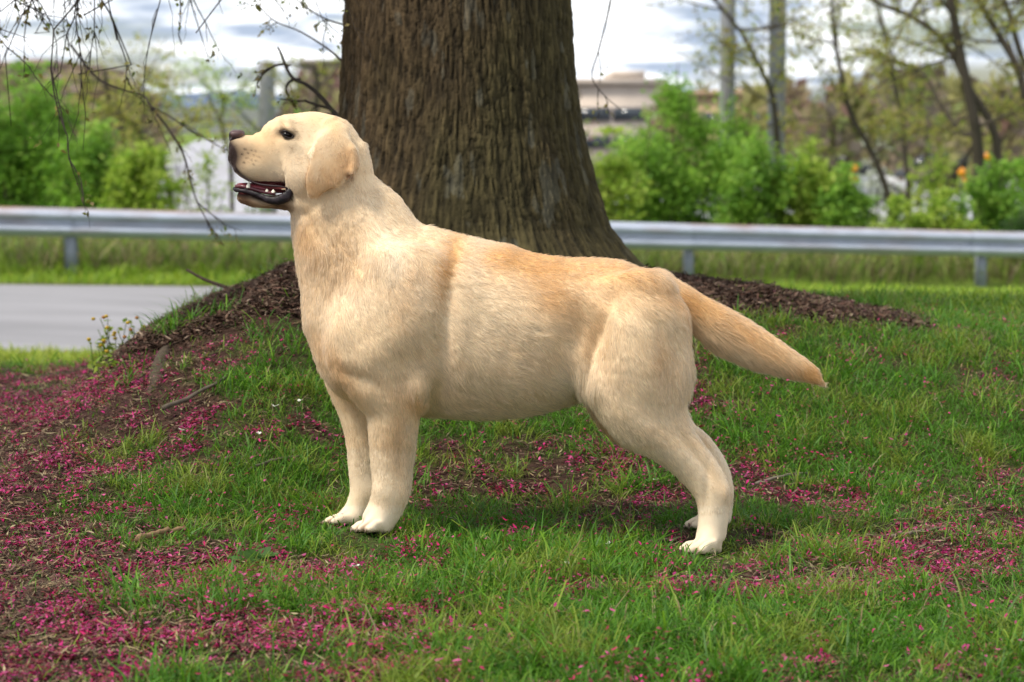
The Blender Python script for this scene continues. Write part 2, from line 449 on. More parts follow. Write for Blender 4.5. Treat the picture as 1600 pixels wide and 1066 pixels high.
# ================================================================== the big tree
tree = empty('shade_tree', (TX, 6.0, .35), 'thick old trunk with furrowed brown bark and bare drooping twigs, behind the dog', 'tree')
def build_trunk():
    nth, nzv = 760, 560
    zz = np.concatenate([np.linspace(.0, 1.30, int(nzv * .86)), np.linspace(1.31, 4.2, nzv - int(nzv * .86))])
    th = np.arange(nth) * 2 * np.pi / nth
    TH, Z = np.meshgrid(th, zz, indexing='ij')
    zt = [-.2, .10, .20, .275, .34, .375, .415, .455, .49, .52, .62, .70, .80, .99, 1.175, 1.4, 4.2]
    rR = [.95, .84, .75, .68, .625, .575, .53, .495, .468, .447, .416, .398, .374, .346, .332, .326, .28]
    rL = [.95, .84, .78, .67, .575, .52, .465, .43, .41, .40, .38, .365, .352, .343, .334, .326, .28]
    rF = [.9, .80, .72, .66, .61, .57, .53, .50, .475, .455, .42, .395, .37, .345, .332, .326, .28]
    R, Lr, Fr = (np.interp(Z, zt, a) for a in (rR, rL, rF))
    c, s = np.cos(TH), np.sin(TH)
    wR = np.clip(c, 0, 1) ** 2; wL = np.clip(-c, 0, 1) ** 2; wF = s * s
    r = R * wR + Lr * wL + Fr * wF
    low = sstep(.85, .35, Z)
    r += low * .015 * (np.cos(5 * TH + 1.1) + .6 * np.cos(8 * TH + 2.0))
    r += .014 * fbm(c * 2.2, s * 2.2, Z * 1.5, 101, 3)
    # bark: long interlaced ridges, split by dark furrows
    arc = TH / (2 * np.pi)
    wx = fbm(c * 3.0, s * 3.0, Z * 5, 111, 4) * .9; wy = fbm(c * 3, s * 3, Z * 3, 112, 3) * 1.2
    n1_, n2_ = 128, 240
    tilt = .3 * np.sin(3 * TH + 5 * Z) + .2 * np.sin(7 * TH - 8 * Z)
    f1, f2, id1 = worley(arc * n1_ + wx * 1.1 + tilt, Z * 9.5 + wy * 1.2, 7, n1_)
    g1, g2, id2 = worley(arc * n2_ + wx * 2.4 + tilt, Z * 24 + wy * 2.4, 8, n2_)
    e1 = np.clip((f2 - f1) / .34, 0, 1); e2 = np.clip((g2 - g1) / .42, 0, 1)
    fine = fbm(c * 52, s * 52, Z * 20, 113, 4)
    ridge = 1 - np.abs(fbm(c * 19 + tilt * .15, s * 19, Z * 4.2, 114, 4)) * 2.6
    lump = fbm(c * 7, s * 7, Z * 6, 117, 3)
    h = .0052 * e1 ** .6 + .0036 * e2 ** .6 + .0034 * ridge + .0080 * fine + .0040 * (id1 - .5) + .0030 * (id2 - .5) + .006 * lump
    r = r + .78 * h - .014
    X = TX - .020 + r * c; Y = 6.0 + r * s
    X += .02 * np.sin(Z * 1.3)
    V = np.stack([X, Y, Z], -1).reshape(-1, 3)
    nzr = len(zz)
    i = (np.arange(nth)[:, None] * nzr + np.arange(nzr - 1)[None]); k = ((np.arange(nth)[:, None] + 1) % nth) * nzr + np.arange(nzr - 1)[None]
    F = np.stack([i, k, k + 1, i + 1], -1).reshape(-1, 4)
    base = np.array([.092, .062, .031]); crack = np.array([.030, .021, .012]); moss = np.array([.072, .062, .024]); lich = np.array([.19, .19, .15])
    e = np.clip(e1 * .38 + e2 * .30 + .28 * np.clip(ridge, 0, 1) + .9 * fine, 0, 1)[..., None]
    col = crack * (1 - e) + base * e
    mo = np.clip(.48 + .5 * c + .9 * fbm(c * 1.7, s * 1.7, Z * 1.6, 115, 4) - .3 * sstep(.9, 1.3, Z), 0, .75)[..., None]
    col = col * (1 - mo) + moss * (.35 + .65 * e) * mo
    li = np.clip((fbm(c * 9, s * 9, Z * 9, 116, 4) - .28) * 3, 0, .22)[..., None]
    col = col * (1 - li) + lich * li
    col *= (.44 + .40 * id2[..., None] + .32 * id1[..., None])
    return mesh_obj('trunk', V, [F], M_bark, tree, col.reshape(-1, 3), True)
build_trunk()

def wiggly(p0, p1, n, amp, seed):
    t = np.linspace(0, 1, n)[:, None]
    P = np.asarray(p0) * (1 - t) + np.asarray(p1) * t
    w = np.stack([fbm(t[:, 0] * 4 + seed * 3.1, seed * 1.7, k * 9.3, 131, 3) for k in range(3)], -1)
    return P + amp * w * np.sin(np.pi * np.clip(t, 0, 1) * .5)

TWC = (.040, .032, .025)
def leaf_tuft(mb, c, n, size, rr, cols, spreadr=.02):
    """a few small leaves round a point"""
    d = rr.normal(0, 1, (n, 3)); d /= np.linalg.norm(d, axis=1)[:, None]; d[:, 2] -= .3
    side = np.cross(d, rr.normal(0, 1, (n, 3))); side /= np.linalg.norm(side, axis=1)[:, None] + 1e-9
    L = size * rr.uniform(.6, 1.3, n)[:, None]; W = L * .28
    b = np.asarray(c) + rr.normal(0, spreadr, (n, 3))
    mid = b + d * L * .5 + np.array([0, 0, .08]) * L
    V = np.stack([b, mid + side * W, b + d * L, mid - side * W], 1).reshape(-1, 3)
    i = np.arange(n)[:, None] * 4
    F = i + np.array([[0, 1, 2, 3]])
    cc = cols[rr.integers(0, len(cols), n)] * rr.uniform(.75, 1.25, (n, 1))
    mb.raw(V, None, F, np.repeat(cc, 4, 0))
YG = np.array([(.19, .20, .035), (.24, .22, .05), (.14, .19, .03), (.22, .17, .06), (.13, .12, .04)])

def twig_tree(mb, lf, P, r0, rr, depth=0, leafy=.5, dropn=(3, 6), lenf=.42, leafsize=.017):
    n = len(P)
    mb.tube(P, np.linspace(r0, r0 * .35, n), 5 if depth else 6, TWC, cap=False)
    L = np.linalg.norm(np.diff(P, axis=0), axis=1).sum()
    if depth >= 2: 
        if rr.random() < leafy: leaf_tuft(lf, P[-1], rr.integers(2, 6), leafsize, rr, YG, .008)
        return
    for _ in range(rr.integers(*dropn)):
        i = rr.integers(max(1, n // 5), n - 1)
        tdir = P[min(i + 1, n - 1)] - P[i - 1]; tdir /= np.linalg.norm(tdir) + 1e-9
        d = tdir + rr.normal(0, .42, 3); d[2] -= .25 * rr.random(); d /= np.linalg.norm(d)
        l = min(L * lenf, .34) * rr.uniform(.4, 1.1)
        m = 7
        t = np.linspace(0, 1, m)[:, None]
        side = rr.normal(0, 1, 3); side -= d * (side @ d); side /= np.linalg.norm(side)
        Q = P[i] + d * l * t + side * l * rr.uniform(.1, .4) * (t - t ** 2 * rr.uniform(.5, 1.6)) + np.array([0, 0, rr.uniform(-.55, .2)]) * l * t ** 2 + rr.normal(0, .03 * l, (m, 3)) * t
        twig_tree(mb, lf, Q, r0 * .55, rr, depth + 1, leafy, dropn, lenf, leafsize)
    for _ in range(rr.integers(1, 4)):
        if rr.random() < leafy: leaf_tuft(lf, P[rr.integers(n // 3, n)], rr.integers(2, 6), leafsize, rr, YG, .01)

def branch(parent, P, r0, seed, **kw):
    rr = np.random.default_rng(seed)
    mb, lf = MB(), MB()
    twig_tree(mb, lf, P, r0, rr, **kw)
    b = mb.build('branch', M_twig, parent)
    if lf.n:
        f = lf.build('foliage', M_leaf, b); f['kind'] = 'stuff'
    return b
# limbs above the picture that carry the hanging twigs
limbs = []
for (ang, zs, L, up, r0) in ((180, 2.1, 2.9, .05, .10), (150, 2.5, 3.2, .12, .09), (205, 1.9, 2.6, -.02, .075), (20, 2.2, 2.4, .05, .08), (60, 2.6, 2.8, .15, .09), (100, 2.3, 2.6, .1, .08)):
    a = radians(ang)
    d = np.array([math.cos(a), math.sin(a), up])
    t = np.linspace(0, 1, 14)[:, None]
    P = np.array([TX, 6.0, zs]) + d * (.22 + L * t) + np.array([0, 0, -.55]) * t ** 2.2 + .12 * np.stack([fbm(t[:, 0] * 3 + ang, 1.3, k * 5., 133, 3) for k in range(3)], -1) * t
    mb = MB(); mb.tube(P, np.linspace(r0, r0 * .22, 14), 9, (.060, .046, .034)); mb.build('limb', M_twig, tree, True)
    limbs.append(P)
rr0 = np.random.default_rng(77)
kk = 0
for li, P in enumerate(limbs):
    for _ in range((46, 46, 30, 6, 12, 6)[li]):
        i = rr0.integers(3, len(P)); p = P[i]
        L = rr0.uniform(.55, 1.15) * (1.0 if li < 3 else .85)
        L = min(L, max(.3, p[2] - CAMZ - .02 * rr0.random()))
        d = np.array([rr0.normal(0, .28), rr0.normal(0, .28), -1.0])
        t = np.linspace(0, 1, 10)[:, None]
        Q = p + d * L * t + .17 * L * np.stack([fbm(t[:, 0] * 5 + kk * 1.9, 2.1 * kk, k * 7., 135, 3) for k in range(3)], -1) * t ** .5 * 2
        branch(tree, Q, rr0.uniform(.003, .0058), 500 + kk, leafy=.45, leafsize=.018)
        kk += 1
# the crooked branch that comes round from behind the trunk, and the long thin ones beside the dog's face
def px_branch(pts, Y0, Y1, r0, seed, **kw):
    p = np.array(pts, float)
    P = at(p[:, 0], p[:, 1], np.linspace(Y0, Y1, len(p)))
    return branch(tree, spline(P, 5), r0, seed, **kw)
px_branch([(575, 235), (545, 200), (522, 176), (500, 150), (478, 132), (460, 124), (448, 108), (441, 88), (434, 74)], 6.25, 6.5, .0095, 900, leafy=.3, dropn=(2, 4), lenf=.3)
px_branch([(470, 124), (455, 126), (447, 138), (452, 152), (464, 172)], 6.46, 6.45, .0055, 901, leafy=.6, dropn=(1, 3), lenf=.3)
px_branch([(445, 100), (430, 103), (413, 114), (403, 128), (400, 142)], 6.48, 6.5, .0045, 902, leafy=.6, dropn=(1, 3), lenf=.4)
px_branch([(110, 70), (150, 120), (188, 139), (225, 150), (234, 165), (262, 180), (292, 200), (330, 222), (356, 236)], 7.4, 7.0, .0048, 903, leafy=.6, dropn=(3, 5), lenf=.2)
px_branch([(234, 165), (262, 200), (286, 240), (297, 280), (306, 310), (322, 342), (350, 384)], 7.2, 7.0, .0046, 904, leafy=.8, dropn=(3, 5), lenf=.3)
px_branch([(540, 100), (510, 75), (470, 50), (425, 30), (390, -10)], 6.4, 6.7, .004, 905, leafy=.5, dropn=(3, 5), lenf=.3)
px_branch([(540, 40), (505, 28), (470, 5), (440, -20)], 6.4, 6.7, .0035, 906, leafy=.5, dropn=(3, 5), lenf=.3)
px_branch([(960, -30), (948, 30), (935, 80), (925, 120), (945, 150), (975, 175)], 6.9, 7.1, .0035, 907, leafy=.5, dropn=(2, 5), lenf=.25)

# ================================================================== small growth on the lawn
def field_points(n, y0, y1, margin, rr, half=.25):
    """random points over the part of the ground the camera can see, more of them close by"""
    y = y0 * (y1 / y0) ** rr.random(n)
    x = rr.uniform(-1, 1, n) * (y * half + margin)
    return x, y
def feet(X, Y):
    """True where the dog's paws stand, so no blade grows through them"""
    r = np.zeros(X.shape, bool)
    for cu, cv, yc in ((585, 826, -.087), (545, 812, .088), (1100, 858, -.092), (1105, 818, .092)):
        c = at(cu, cv, DYC + yc)
        r |= ((X - c[0]) / .062) ** 2 + ((Y - c[1] + .06) / .10) ** 2 < 1
    return r
DYC = 4.0
GREENS = np.array([(.075, .200, .012), (.100, .240, .016), (.055, .155, .012), (.150, .290, .020), (.065, .180, .018), (.19, .26, .030)])
STRAW = np.array([(.30, .23, .12), (.24, .17, .09), (.36, .29, .17), (.16, .11, .07)])
def blades(X, Y, H, Wd, cols, rr, lean=.55, z=None):
    n = len(X)
    Z = ground_z(X, Y) - .004 if z is None else z
    P = np.stack([X, Y, Z], -1)
    ph = rr.uniform(0, 2 * np.pi, n)
    d = np.stack([np.cos(ph), np.sin(ph), np.zeros(n)], -1)
    # the blade turns its flat side anywhere
    ps = ph + np.pi / 2 + rr.normal(0, .6, n)
    s = np.stack([np.cos(ps), np.sin(ps), np.zeros(n)], -1)
    ln = np.abs(rr.normal(0, lean, n)) + .12; cu = rr.uniform(.1, .9, n)
    out = np.empty((n, 7, 3))
    for k, (t, wf) in enumerate(((0, .8), (.38, 1.0), (.74, .72), (1.0, 0))):
        hor = ln * t + cu * t * t * .7
        ver = t * np.sqrt(np.clip(1 - (np.minimum(hor, .93)) ** 2 * .8, .05, 1)) 
        c = P + H[:, None] * (hor[:, None] * d + ver[:, None] * np.array([0, 0, 1.0]))
        w = (Wd * wf * .5)[:, None] * s
        if k < 3: out[:, 2 * k] = c - w; out[:, 2 * k + 1] = c + w
        else: out[:, 6] = c
    i = np.arange(n)[:, None] * 7
    F4 = np.concatenate([i + np.array([[0, 1, 3, 2]]), i + np.array([[2, 3, 5, 4]])]); F3 = i + np.array([[4, 5, 6]])
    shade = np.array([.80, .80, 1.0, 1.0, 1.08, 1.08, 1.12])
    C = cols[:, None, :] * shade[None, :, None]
    return out.reshape(-1, 3), F3, F4, C.reshape(-1, 3)

rr = np.random.default_rng(21)
mb = MB()
X, Y = field_points(620000, 2.55, 7.4, .6, rr)
tu, pe, mu_ = cover(X, Y)
keep = rr.random(len(X)) < np.clip((tu - .10) * .62, 0.05, 1) 
keep &= (~feet(X, Y) | (rr.random(len(X)) < .6)) & ((np.hypot(X - TX, Y - 6.0) > .62))
X, Y, tu = X[keep], Y[keep], tu[keep]
cl = fbm(X * 9, Y * 9, 0, 141, 3)
H = (.014 + .032 * rr.random(len(X)) ** 1.6) * (.72 + .45 * np.clip(tu, 0, 1.3)) * (1 + .55 * cl)
tall = rr.random(len(X)) < .03; H = np.where(tall, H * 1.7, H)
for cu, cv, yc in ((585, 826, -.087), (545, 812, .088), (1098, 858, -.092), (1105, 818, .092)):   # trodden down round the paws
    c = at(cu, cv, 4.0 + yc); H *= 1 - .62 * np.exp(-(((X - c[0]) / .10) ** 2 + ((Y - c[1] + .10) / .13) ** 2))
W = rr.uniform(.0012, .0028, len(X)) * (1 + .5 * tall)
ci = np.clip((cl * 1.6 + .5 + rr.normal(0, .22, len(X))) * 6, 0, 5).astype(int)
C = GREENS[ci] * rr.uniform(.75, 1.25, (len(X), 1))
dry = rr.random(len(X)) < .035; C[dry] = STRAW[rr.integers(0, 4, dry.sum())]
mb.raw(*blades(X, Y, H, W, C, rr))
# thin rough tufts of coarser grass
tx, ty = field_points(420, 2.6, 7.0, .5, rr)
t_, p_, m_ = cover(tx, ty)
ok = (rr.random(420) < np.clip(t_ * .6 + .1, 0, 1)) & ~feet(tx, ty) & (m_ < .4)
extra = np.array([at(u, v, y)[:2] for u, v, y in ((430, 640, 4.9), (455, 600, 5.0), (480, 625, 4.8), (410, 655, 4.75), (1230, 640, 4.75), (1260, 655, 4.7), (1215, 660, 4.65), (200, 960, 3.4), (185, 985, 3.3), (400, 880, 3.75), (1330, 700, 4.5), (1150, 640, 4.7), (266, 548, 5.45), (262, 575, 5.4), (256, 600, 5.35), (270, 590, 5.3), (345, 560, 5.4), (300, 560, 5.4))])
cx = np.concatenate([tx[ok], extra[:, 0]]); cy = np.concatenate([ty[ok], extra[:, 1]])
nb = 24
X = np.repeat(cx, nb) + rr.normal(0, .022, len(cx) * nb); Y = np.repeat(cy, nb) + rr.normal(0, .022, len(cx) * nb)
k = ~feet(X, Y); X, Y = X[k], Y[k]
H = rr.uniform(.035, .095, len(X)); W = rr.uniform(.002, .0042, len(X))
C = GREENS[rr.integers(0, 5, len(X))] * rr.uniform(.8, 1.2, (len(X), 1))
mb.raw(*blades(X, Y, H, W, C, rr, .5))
gr = mb.build('lawn_grass', M_grass); gr['kind'] = 'stuff'

# the lawn further off, the long grass round the guardrail posts and the strip before the road
mb = MB()
def far_patch(n, y0, y1, x0, x1, h0, h1, w, palette, cond=None, lean=.4):
    Y = rr.uniform(y0, y1, n); X = rr.uniform(x0, x1, n)
    if cond is not None:
        k = cond(X, Y); X, Y = X[k], Y[k]
    cl = fbm(X * 1.6, Y * 1.6, 0, 151, 3)
    H = rr.uniform(h0, h1, len(X)) * (1 + .6 * cl)
    C = palette[rr.integers(0, len(palette), len(X))] * rr.uniform(.75, 1.25, (len(X), 1)) * (1 + .3 * cl[:, None])
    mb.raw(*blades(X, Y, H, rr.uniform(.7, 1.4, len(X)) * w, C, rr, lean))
BRIGHT = np.array([(.20, .32, .020), (.25, .37, .028), (.15, .27, .020), (.30, .38, .04)])
DULL = np.array([(.17, .27, .035), (.26, .33, .06), (.10, .17, .03), (.30, .27, .12), (.20, .15, .09)])
far_patch(56000, 6.6, 12.5, -1.0, 4.0, .03, .075, .005, BRIGHT, lambda X, Y: (X > .3) & (mulch_amount(X, Y) < .4))
far_patch(30000, 11.0, 15.0, -6.5, -.5, .05, .11, .010, np.array([(.26, .33, .035), (.33, .37, .045), (.21, .28, .03)]), lambda X, Y: (Y < np.maximum(rail_y(X) - 7.3, 13.2)) & (Y > 11.5 + (X + 2) * .2))
far_patch(26000, 20.3, 23.8, -8.0, 9.0, .07, .17, .014, BRIGHT, lambda X, Y: (Y > rail_y(X) - 1.0) & (Y < rail_y(X) + .3))
far_patch(34000, 21.5, 27.0, -9.0, 10.0, .25, .55, .014, DULL, lambda X, Y: (Y > rail_y(X) + .15) & (Y < rail_y(X) + 2.6), .3)
fg = mb.build('roadside_grass', M_grass); fg['kind'] = 'stuff'

# petals
def flat_bits(n, X, Y, L, Wd, cols, rr, lift=.004, curl=.25, tilt=.35):
    Z = ground_z(X, Y) + np.abs(rr.normal(0, 1, n)) * lift + .002
    c = np.stack([X, Y, Z], -1)
    a = rr.uniform(0, 2 * np.pi, n)
    d = np.stack([np.cos(a), np.sin(a), rr.normal(0, tilt, n)], -1); d /= np.linalg.norm(d, axis=1)[:, None]
    s = np.cross(d, np.stack([rr.normal(0, tilt, n), rr.normal(0, tilt, n), np.ones(n)], -1)); s /= np.linalg.norm(s, axis=1)[:, None]
    up = np.cross(s, d)
    L, Wd = L[:, None], Wd[:, None]
    cu = (rr.normal(0, curl, n))[:, None] * L
    V = np.stack([c - d * L * .5 + up * cu * .5, c - d * L * .12 + s * Wd * .5, c - d * L * .12 - s * Wd * .5, c + d * L * .25 + s * Wd * .42, c + d * L * .25 - s * Wd * .42, c + d * L * .5 + up * cu], 1)
    i = np.arange(n)[:, None] * 6
    F4 = i + np.array([[2, 1, 3, 4]]); F3 = np.concatenate([i + np.array([[0, 1, 2]]), i + np.array([[4, 3, 5]])])
    return V.reshape(-1, 3), F3, F4, np.repeat(cols, 6, 0)
PINK = np.array([(.42, .010, .10), (.50, .025, .17), (.19, .006, .030), (.48, .085, .22), (.12, .006, .016), (.35, .025, .14), (.24, .07, .07), (.17, .05, .04)])
X, Y = field_points(520000, 2.55, 6.6, .6, rr)
tu, pe, mu_ = cover(X, Y)
nC = fbm(X * 11, Y * 11, 0, 161, 3); nD = noise(X * 30, Y * 30, 0, 162)
keep = rr.random(len(X)) < np.clip((pe - .10) * .52 * (1 - .25 * np.clip(tu, 0, 1)) * np.clip(.42 + 2.8 * nC + 1.1 * nD, .04, 2), 0.008, 1)
keep &= ~feet(X, Y); keep_ = keep; X, Y = X[keep], Y[keep]; n = len(X)
mb = MB()
cols = PINK[rr.integers(0, len(PINK), n)] * rr.uniform(.7, 1.25, (n, 1))
mb.raw(*flat_bits(n, X, Y, rr.uniform(.004, .016, n), rr.uniform(.002, .0055, n), cols, rr, .005 + .014 * np.clip(tu[keep_], 0, 1)))
pt = mb.build('fallen_petals', M_petal); pt['kind'] = 'stuff'
# litter: shreds of bark, dead grass, small bits of leaf
mb = MB()
X, Y = field_points(300000, 2.55, 7.0, .6, rr)
tu, pe, mu_ = cover(X, Y)
keep = rr.random(len(X)) < np.clip(.14 + .30 * pe - .25 * tu + .7 * mu_, .03, 1); keep &= np.hypot(X - TX, Y - 6) > .5
X, Y, mu_ = X[keep], Y[keep], mu_[keep]; n = len(X)
BR = np.array([(.075, .042, .028), (.050, .028, .020), (.11, .065, .042), (.035, .022, .016), (.15, .10, .07), (.09, .045, .032)])
cols = np.where((rr.random(n) < .35 * (1 - mu_))[:, None], STRAW[rr.integers(0, 4, n)] * .8, BR[rr.integers(0, 6, n)]) * rr.uniform(.7, 1.3, (n, 1))
mb.raw(*flat_bits(n, X, Y, rr.uniform(.008, .038, n) , rr.uniform(.0012, .0042, n), cols, rr, .005, .12, .25))
# bark mulch on the tree mound
X = rr.uniform(-1.1, 1.5, 110000); Y = rr.uniform(5.2, 6.75, 110000)
k = (rr.random(110000) < mulch_amount(X, Y)) & (np.hypot(X - TX, Y - 6) > .5)
X, Y = X[k], Y[k]; n = len(X)
cols = BR[rr.integers(0, 6, n)] * rr.uniform(.6, 1.2, (n, 1))
pale = rr.random(n) < .03; cols[pale] = (.30, .22, .16)
mb.raw(*flat_bits(n, X, Y, rr.uniform(.010, .042, n), rr.uniform(.0025, .0075, n), cols, rr, .007, .10, .25))
lt = mb.build('bark_litter', M_litter); lt['kind'] = 'stuff'
# ================================================================== guardrail
def on_rail(X): return np.array([X, rail_y(X), rail_top(X)])
POSTX = [-15.4, -11.8, -8.3, -4.72, -1.35, 2.05, 5.68, 9.3, 12.9, 16.4]
rail = empty('guardrail', (0, float(rail_y(0)), float(ground_z(0, rail_y(0)))), 'grey galvanised steel guardrail on posts running across behind the tree trunk', 'guardrail')
STEEL = np.array([.42, .46, .54]); RUST = np.array([.30, .15, .08])
prof = np.array([(.030, .0), (.004, -.004), (-.006, -.016), (-.050, -.048), (-.066, -.066), (-.066, -.092), (-.046, -.112), (.006, -.138), (.012, -.155), (.006, -.172), (-.046, -.198), (-.066, -.218), (-.066, -.244), (-.050, -.262), (-.006, -.294), (.004, -.306), (.030, -.310)])
tan_ = np.array([1, 3.2 / 11.6, -.433 / 11.6]); tan_ /= np.linalg.norm(tan_)
nrm_ = np.array([-3.2 / 11.6, 1, 0]); nrm_ /= np.linalg.norm(nrm_)
rr = np.random.default_rng(8)
for i in range(len(POSTX) - 1):
    x0, x1 = POSTX[i] - .16, POSTX[i + 1] + .02
    n = 24
    xx = np.linspace(x0, x1, n)
    C = np.stack([xx, rail_y(xx), rail_top(xx)], -1)
    C = C + nrm_ * (.012 if i % 2 else 0)
    V = C[:, None] + prof[None, :, 0:1] * nrm_ + np.array([0, 0, 1]) * prof[None, :, 1:2]
    V2 = V + nrm_ * .004
    m = len(prof)
    a = np.arange(n - 1)[:, None] * m + np.arange(m - 1)[None]
    F = np.stack([a, a + m, a + m + 1, a + 1], -1).reshape(-1, 4)
    F = np.concatenate([F, F[:, ::-1] + n * m])
    rust = np.clip(.75 * np.exp(-np.abs(prof[None, :, 1] + .004) / .012) * (.4 + .9 * (noise(xx * 1.1, i * 3.3, 0, 201)[:, None] * .5 + .5)) * (0.15 if i == 4 else 1.2), 0, .9)
    rust = rust + .5 * np.clip(fbm(xx[:, None] * 3 + 0 * prof[None, :, 1], prof[None, :, 1] * 12 + i * 9, 0, 202, 3), 0, 1)
    c = STEEL * (1 - rust[..., None]) + RUST * rust[..., None]
    c = c.reshape(-1, 3)
    mesh_obj('rail_beam', np.concatenate([V.reshape(-1, 3), V2.reshape(-1, 3)]), [F], M_galv, rail, np.concatenate([c, c]), True)
for x in POSTX:
    p = on_rail(x); gz = float(ground_z(x, p[1])) - .25
    mb = MB(); y0 = p[1] + .05
    mb.box(x - .055, x + .055, y0, y0 + .012, gz, p[2] - .03, STEEL * .55)  # post steel darkened to stand in for the shadow it sits in
    mb.box(x - .006, x + .006, y0 + .0122, y0 + .13, gz, p[2] - .03, STEEL * .55)
    mb.box(x - .055, x + .055, y0 + .1302, y0 + .142, gz, p[2] - .03, STEEL * .55)
    po = mb.build('post', M_galv, rail)
    for dz in (-.125, -.185):
        for dx in (-.11, .06):
            mb = MB(); V, F = icosphere(p + np.array([dx, rail_y(x + dx) - p[1] - .006, dz]), (.014, .010, .014), 6, 8); mb.raw(V, None, F, STEEL * .6)
            mb.build('bolt', M_galv, po)

# ================================================================== shrubs beyond the guardrail
LEAF_A = np.array([(.19, .37, .040), (.26, .45, .055), (.14, .29, .035), (.32, .50, .075), (.21, .39, .06)])
LEAF_B = np.array([(.30, .44, .05), (.38, .50, .065), (.24, .38, .045), (.44, .54, .10)])
LEAF_C = np.array([(.05, .11, .025), (.075, .15, .03), (.04, .085, .022)])
LEAF_D = np.array([(.34, .36, .06), (.42, .40, .09), (.27, .33, .055), (.32, .26, .09)])
LEAF_W = np.array([(.74, .74, .70), (.62, .64, .58), (.50, .52, .40)])
def leaves(mb, P, size, rr, pal, droop=.3):
    n = len(P)
    d = rr.normal(0, 1, (n, 3)); d[:, 2] = d[:, 2] * .6 - droop; d /= np.linalg.norm(d, axis=1)[:, None]
    s = np.cross(d, rr.normal(0, 1, (n, 3)) + np.array([0, 0, 1.2])); s /= np.linalg.norm(s, axis=1)[:, None] + 1e-9
    up = np.cross(s, d)
    L = (size * rr.uniform(.55, 1.35, n))[:, None]; W = L * .27
    V = np.stack([P, P + d * L * .45 + s * W + up * W * .25, P + d * L, P + d * L * .45 - s * W + up * W * .25], 1).reshape(-1, 3)
    F = np.arange(n)[:, None] * 4 + np.array([[0, 1, 2, 3]])
    c = pal[rr.integers(0, len(pal), n)] * rr.uniform(.75, 1.25, (n, 1))
    mb.raw(V, None, F, np.repeat(c, 4, 0))
def shrub(name, u, vtop, halfw, Y, nleaf, pal, label, cat, seed, stems=9, size=.075, base=None, group=None, bark=(.10, .08, .06), spread0=.25):
    rr = np.random.default_rng(seed)
    top = at(u, vtop, Y); gz = float(ground_z(top[0], Y)) if base is None else base
    sc = Y / FPX
    root = empty(name, (top[0], Y, gz), label, cat, group)
    mb, lf = MB(), MB()
    h = top[2] - gz; hw = halfw * sc
    per = nleaf // stems
    for i in range(stems):
        fr = (i + .5) / stems * 2 - 1 + rr.normal(0, .12)
        ang = rr.uniform(0, 2 * np.pi)
        hh = h * (1 - .42 * abs(fr) ** 1.4) * rr.uniform(.80, 1.02) * (1.0 if i != stems // 2 else 1.0)
        if i == stems // 2: fr, hh = rr.normal(0, .05), h
        t = np.linspace(0, 1, 8)[:, None]
        dx, dy = fr * hw, rr.normal(0, .45) * hw * .8
        P = np.array([top[0] + fr * hw * spread0, Y + dy * spread0, gz - .05]) + np.array([dx * (1 - spread0), dy * (1 - spread0), 0]) * t ** 1.3 + np.array([0, 0, hh + .05]) * t
        P += .06 * h * np.stack([fbm(t[:, 0] * 3 + i * 2.3, seed * .7, k * 4.1, 211, 2) for k in range(3)], -1) * t
        mb.tube(P, np.linspace(.018, .005, 8) * (h / 2.2), 5, bark)
        for q in range(rr.integers(6, 11)):
            j = rr.integers(1, 7); p = P[j] + (P[j + 1] - P[j]) * rr.random()
            a = rr.uniform(0, 2 * np.pi); l = hw * rr.uniform(.25, .62) * (1.15 - .08 * j)
            d = np.array([math.cos(a) * l, math.sin(a) * l * .8, l * rr.uniform(.1, .9)])
            tt = np.linspace(0, 1, 5)[:, None]
            Q = p + d * tt + np.array([0, 0, .1 * l]) * tt ** 2
            if j > 5: Q = p + d * tt * .55
            mb.tube(Q, np.linspace(.007, .003, 5), 4, bark)
            k = max(8, int(per / 8.5)); w = rr.random(k) ** .7
            LP = p + d * (w if j <= 5 else w * .55)[:, None] + rr.normal(0, 1, (k, 3)) * np.array([.11, .11, .09]) * (h / 2.2) * (.6 + .6 * w)[:, None]
            LP[:, 2] = np.minimum(LP[:, 2], top[2] - abs(fr) * .12 * h + .02)
            leaves(lf, LP, size, rr, pal[rr.integers(0, len(pal), 3)])
    st = mb.build('stem', M_twig, root); st['kind'] = 'stuff'
    f = lf.build('foliage', M_leaf, root); f['kind'] = 'stuff'
    return root
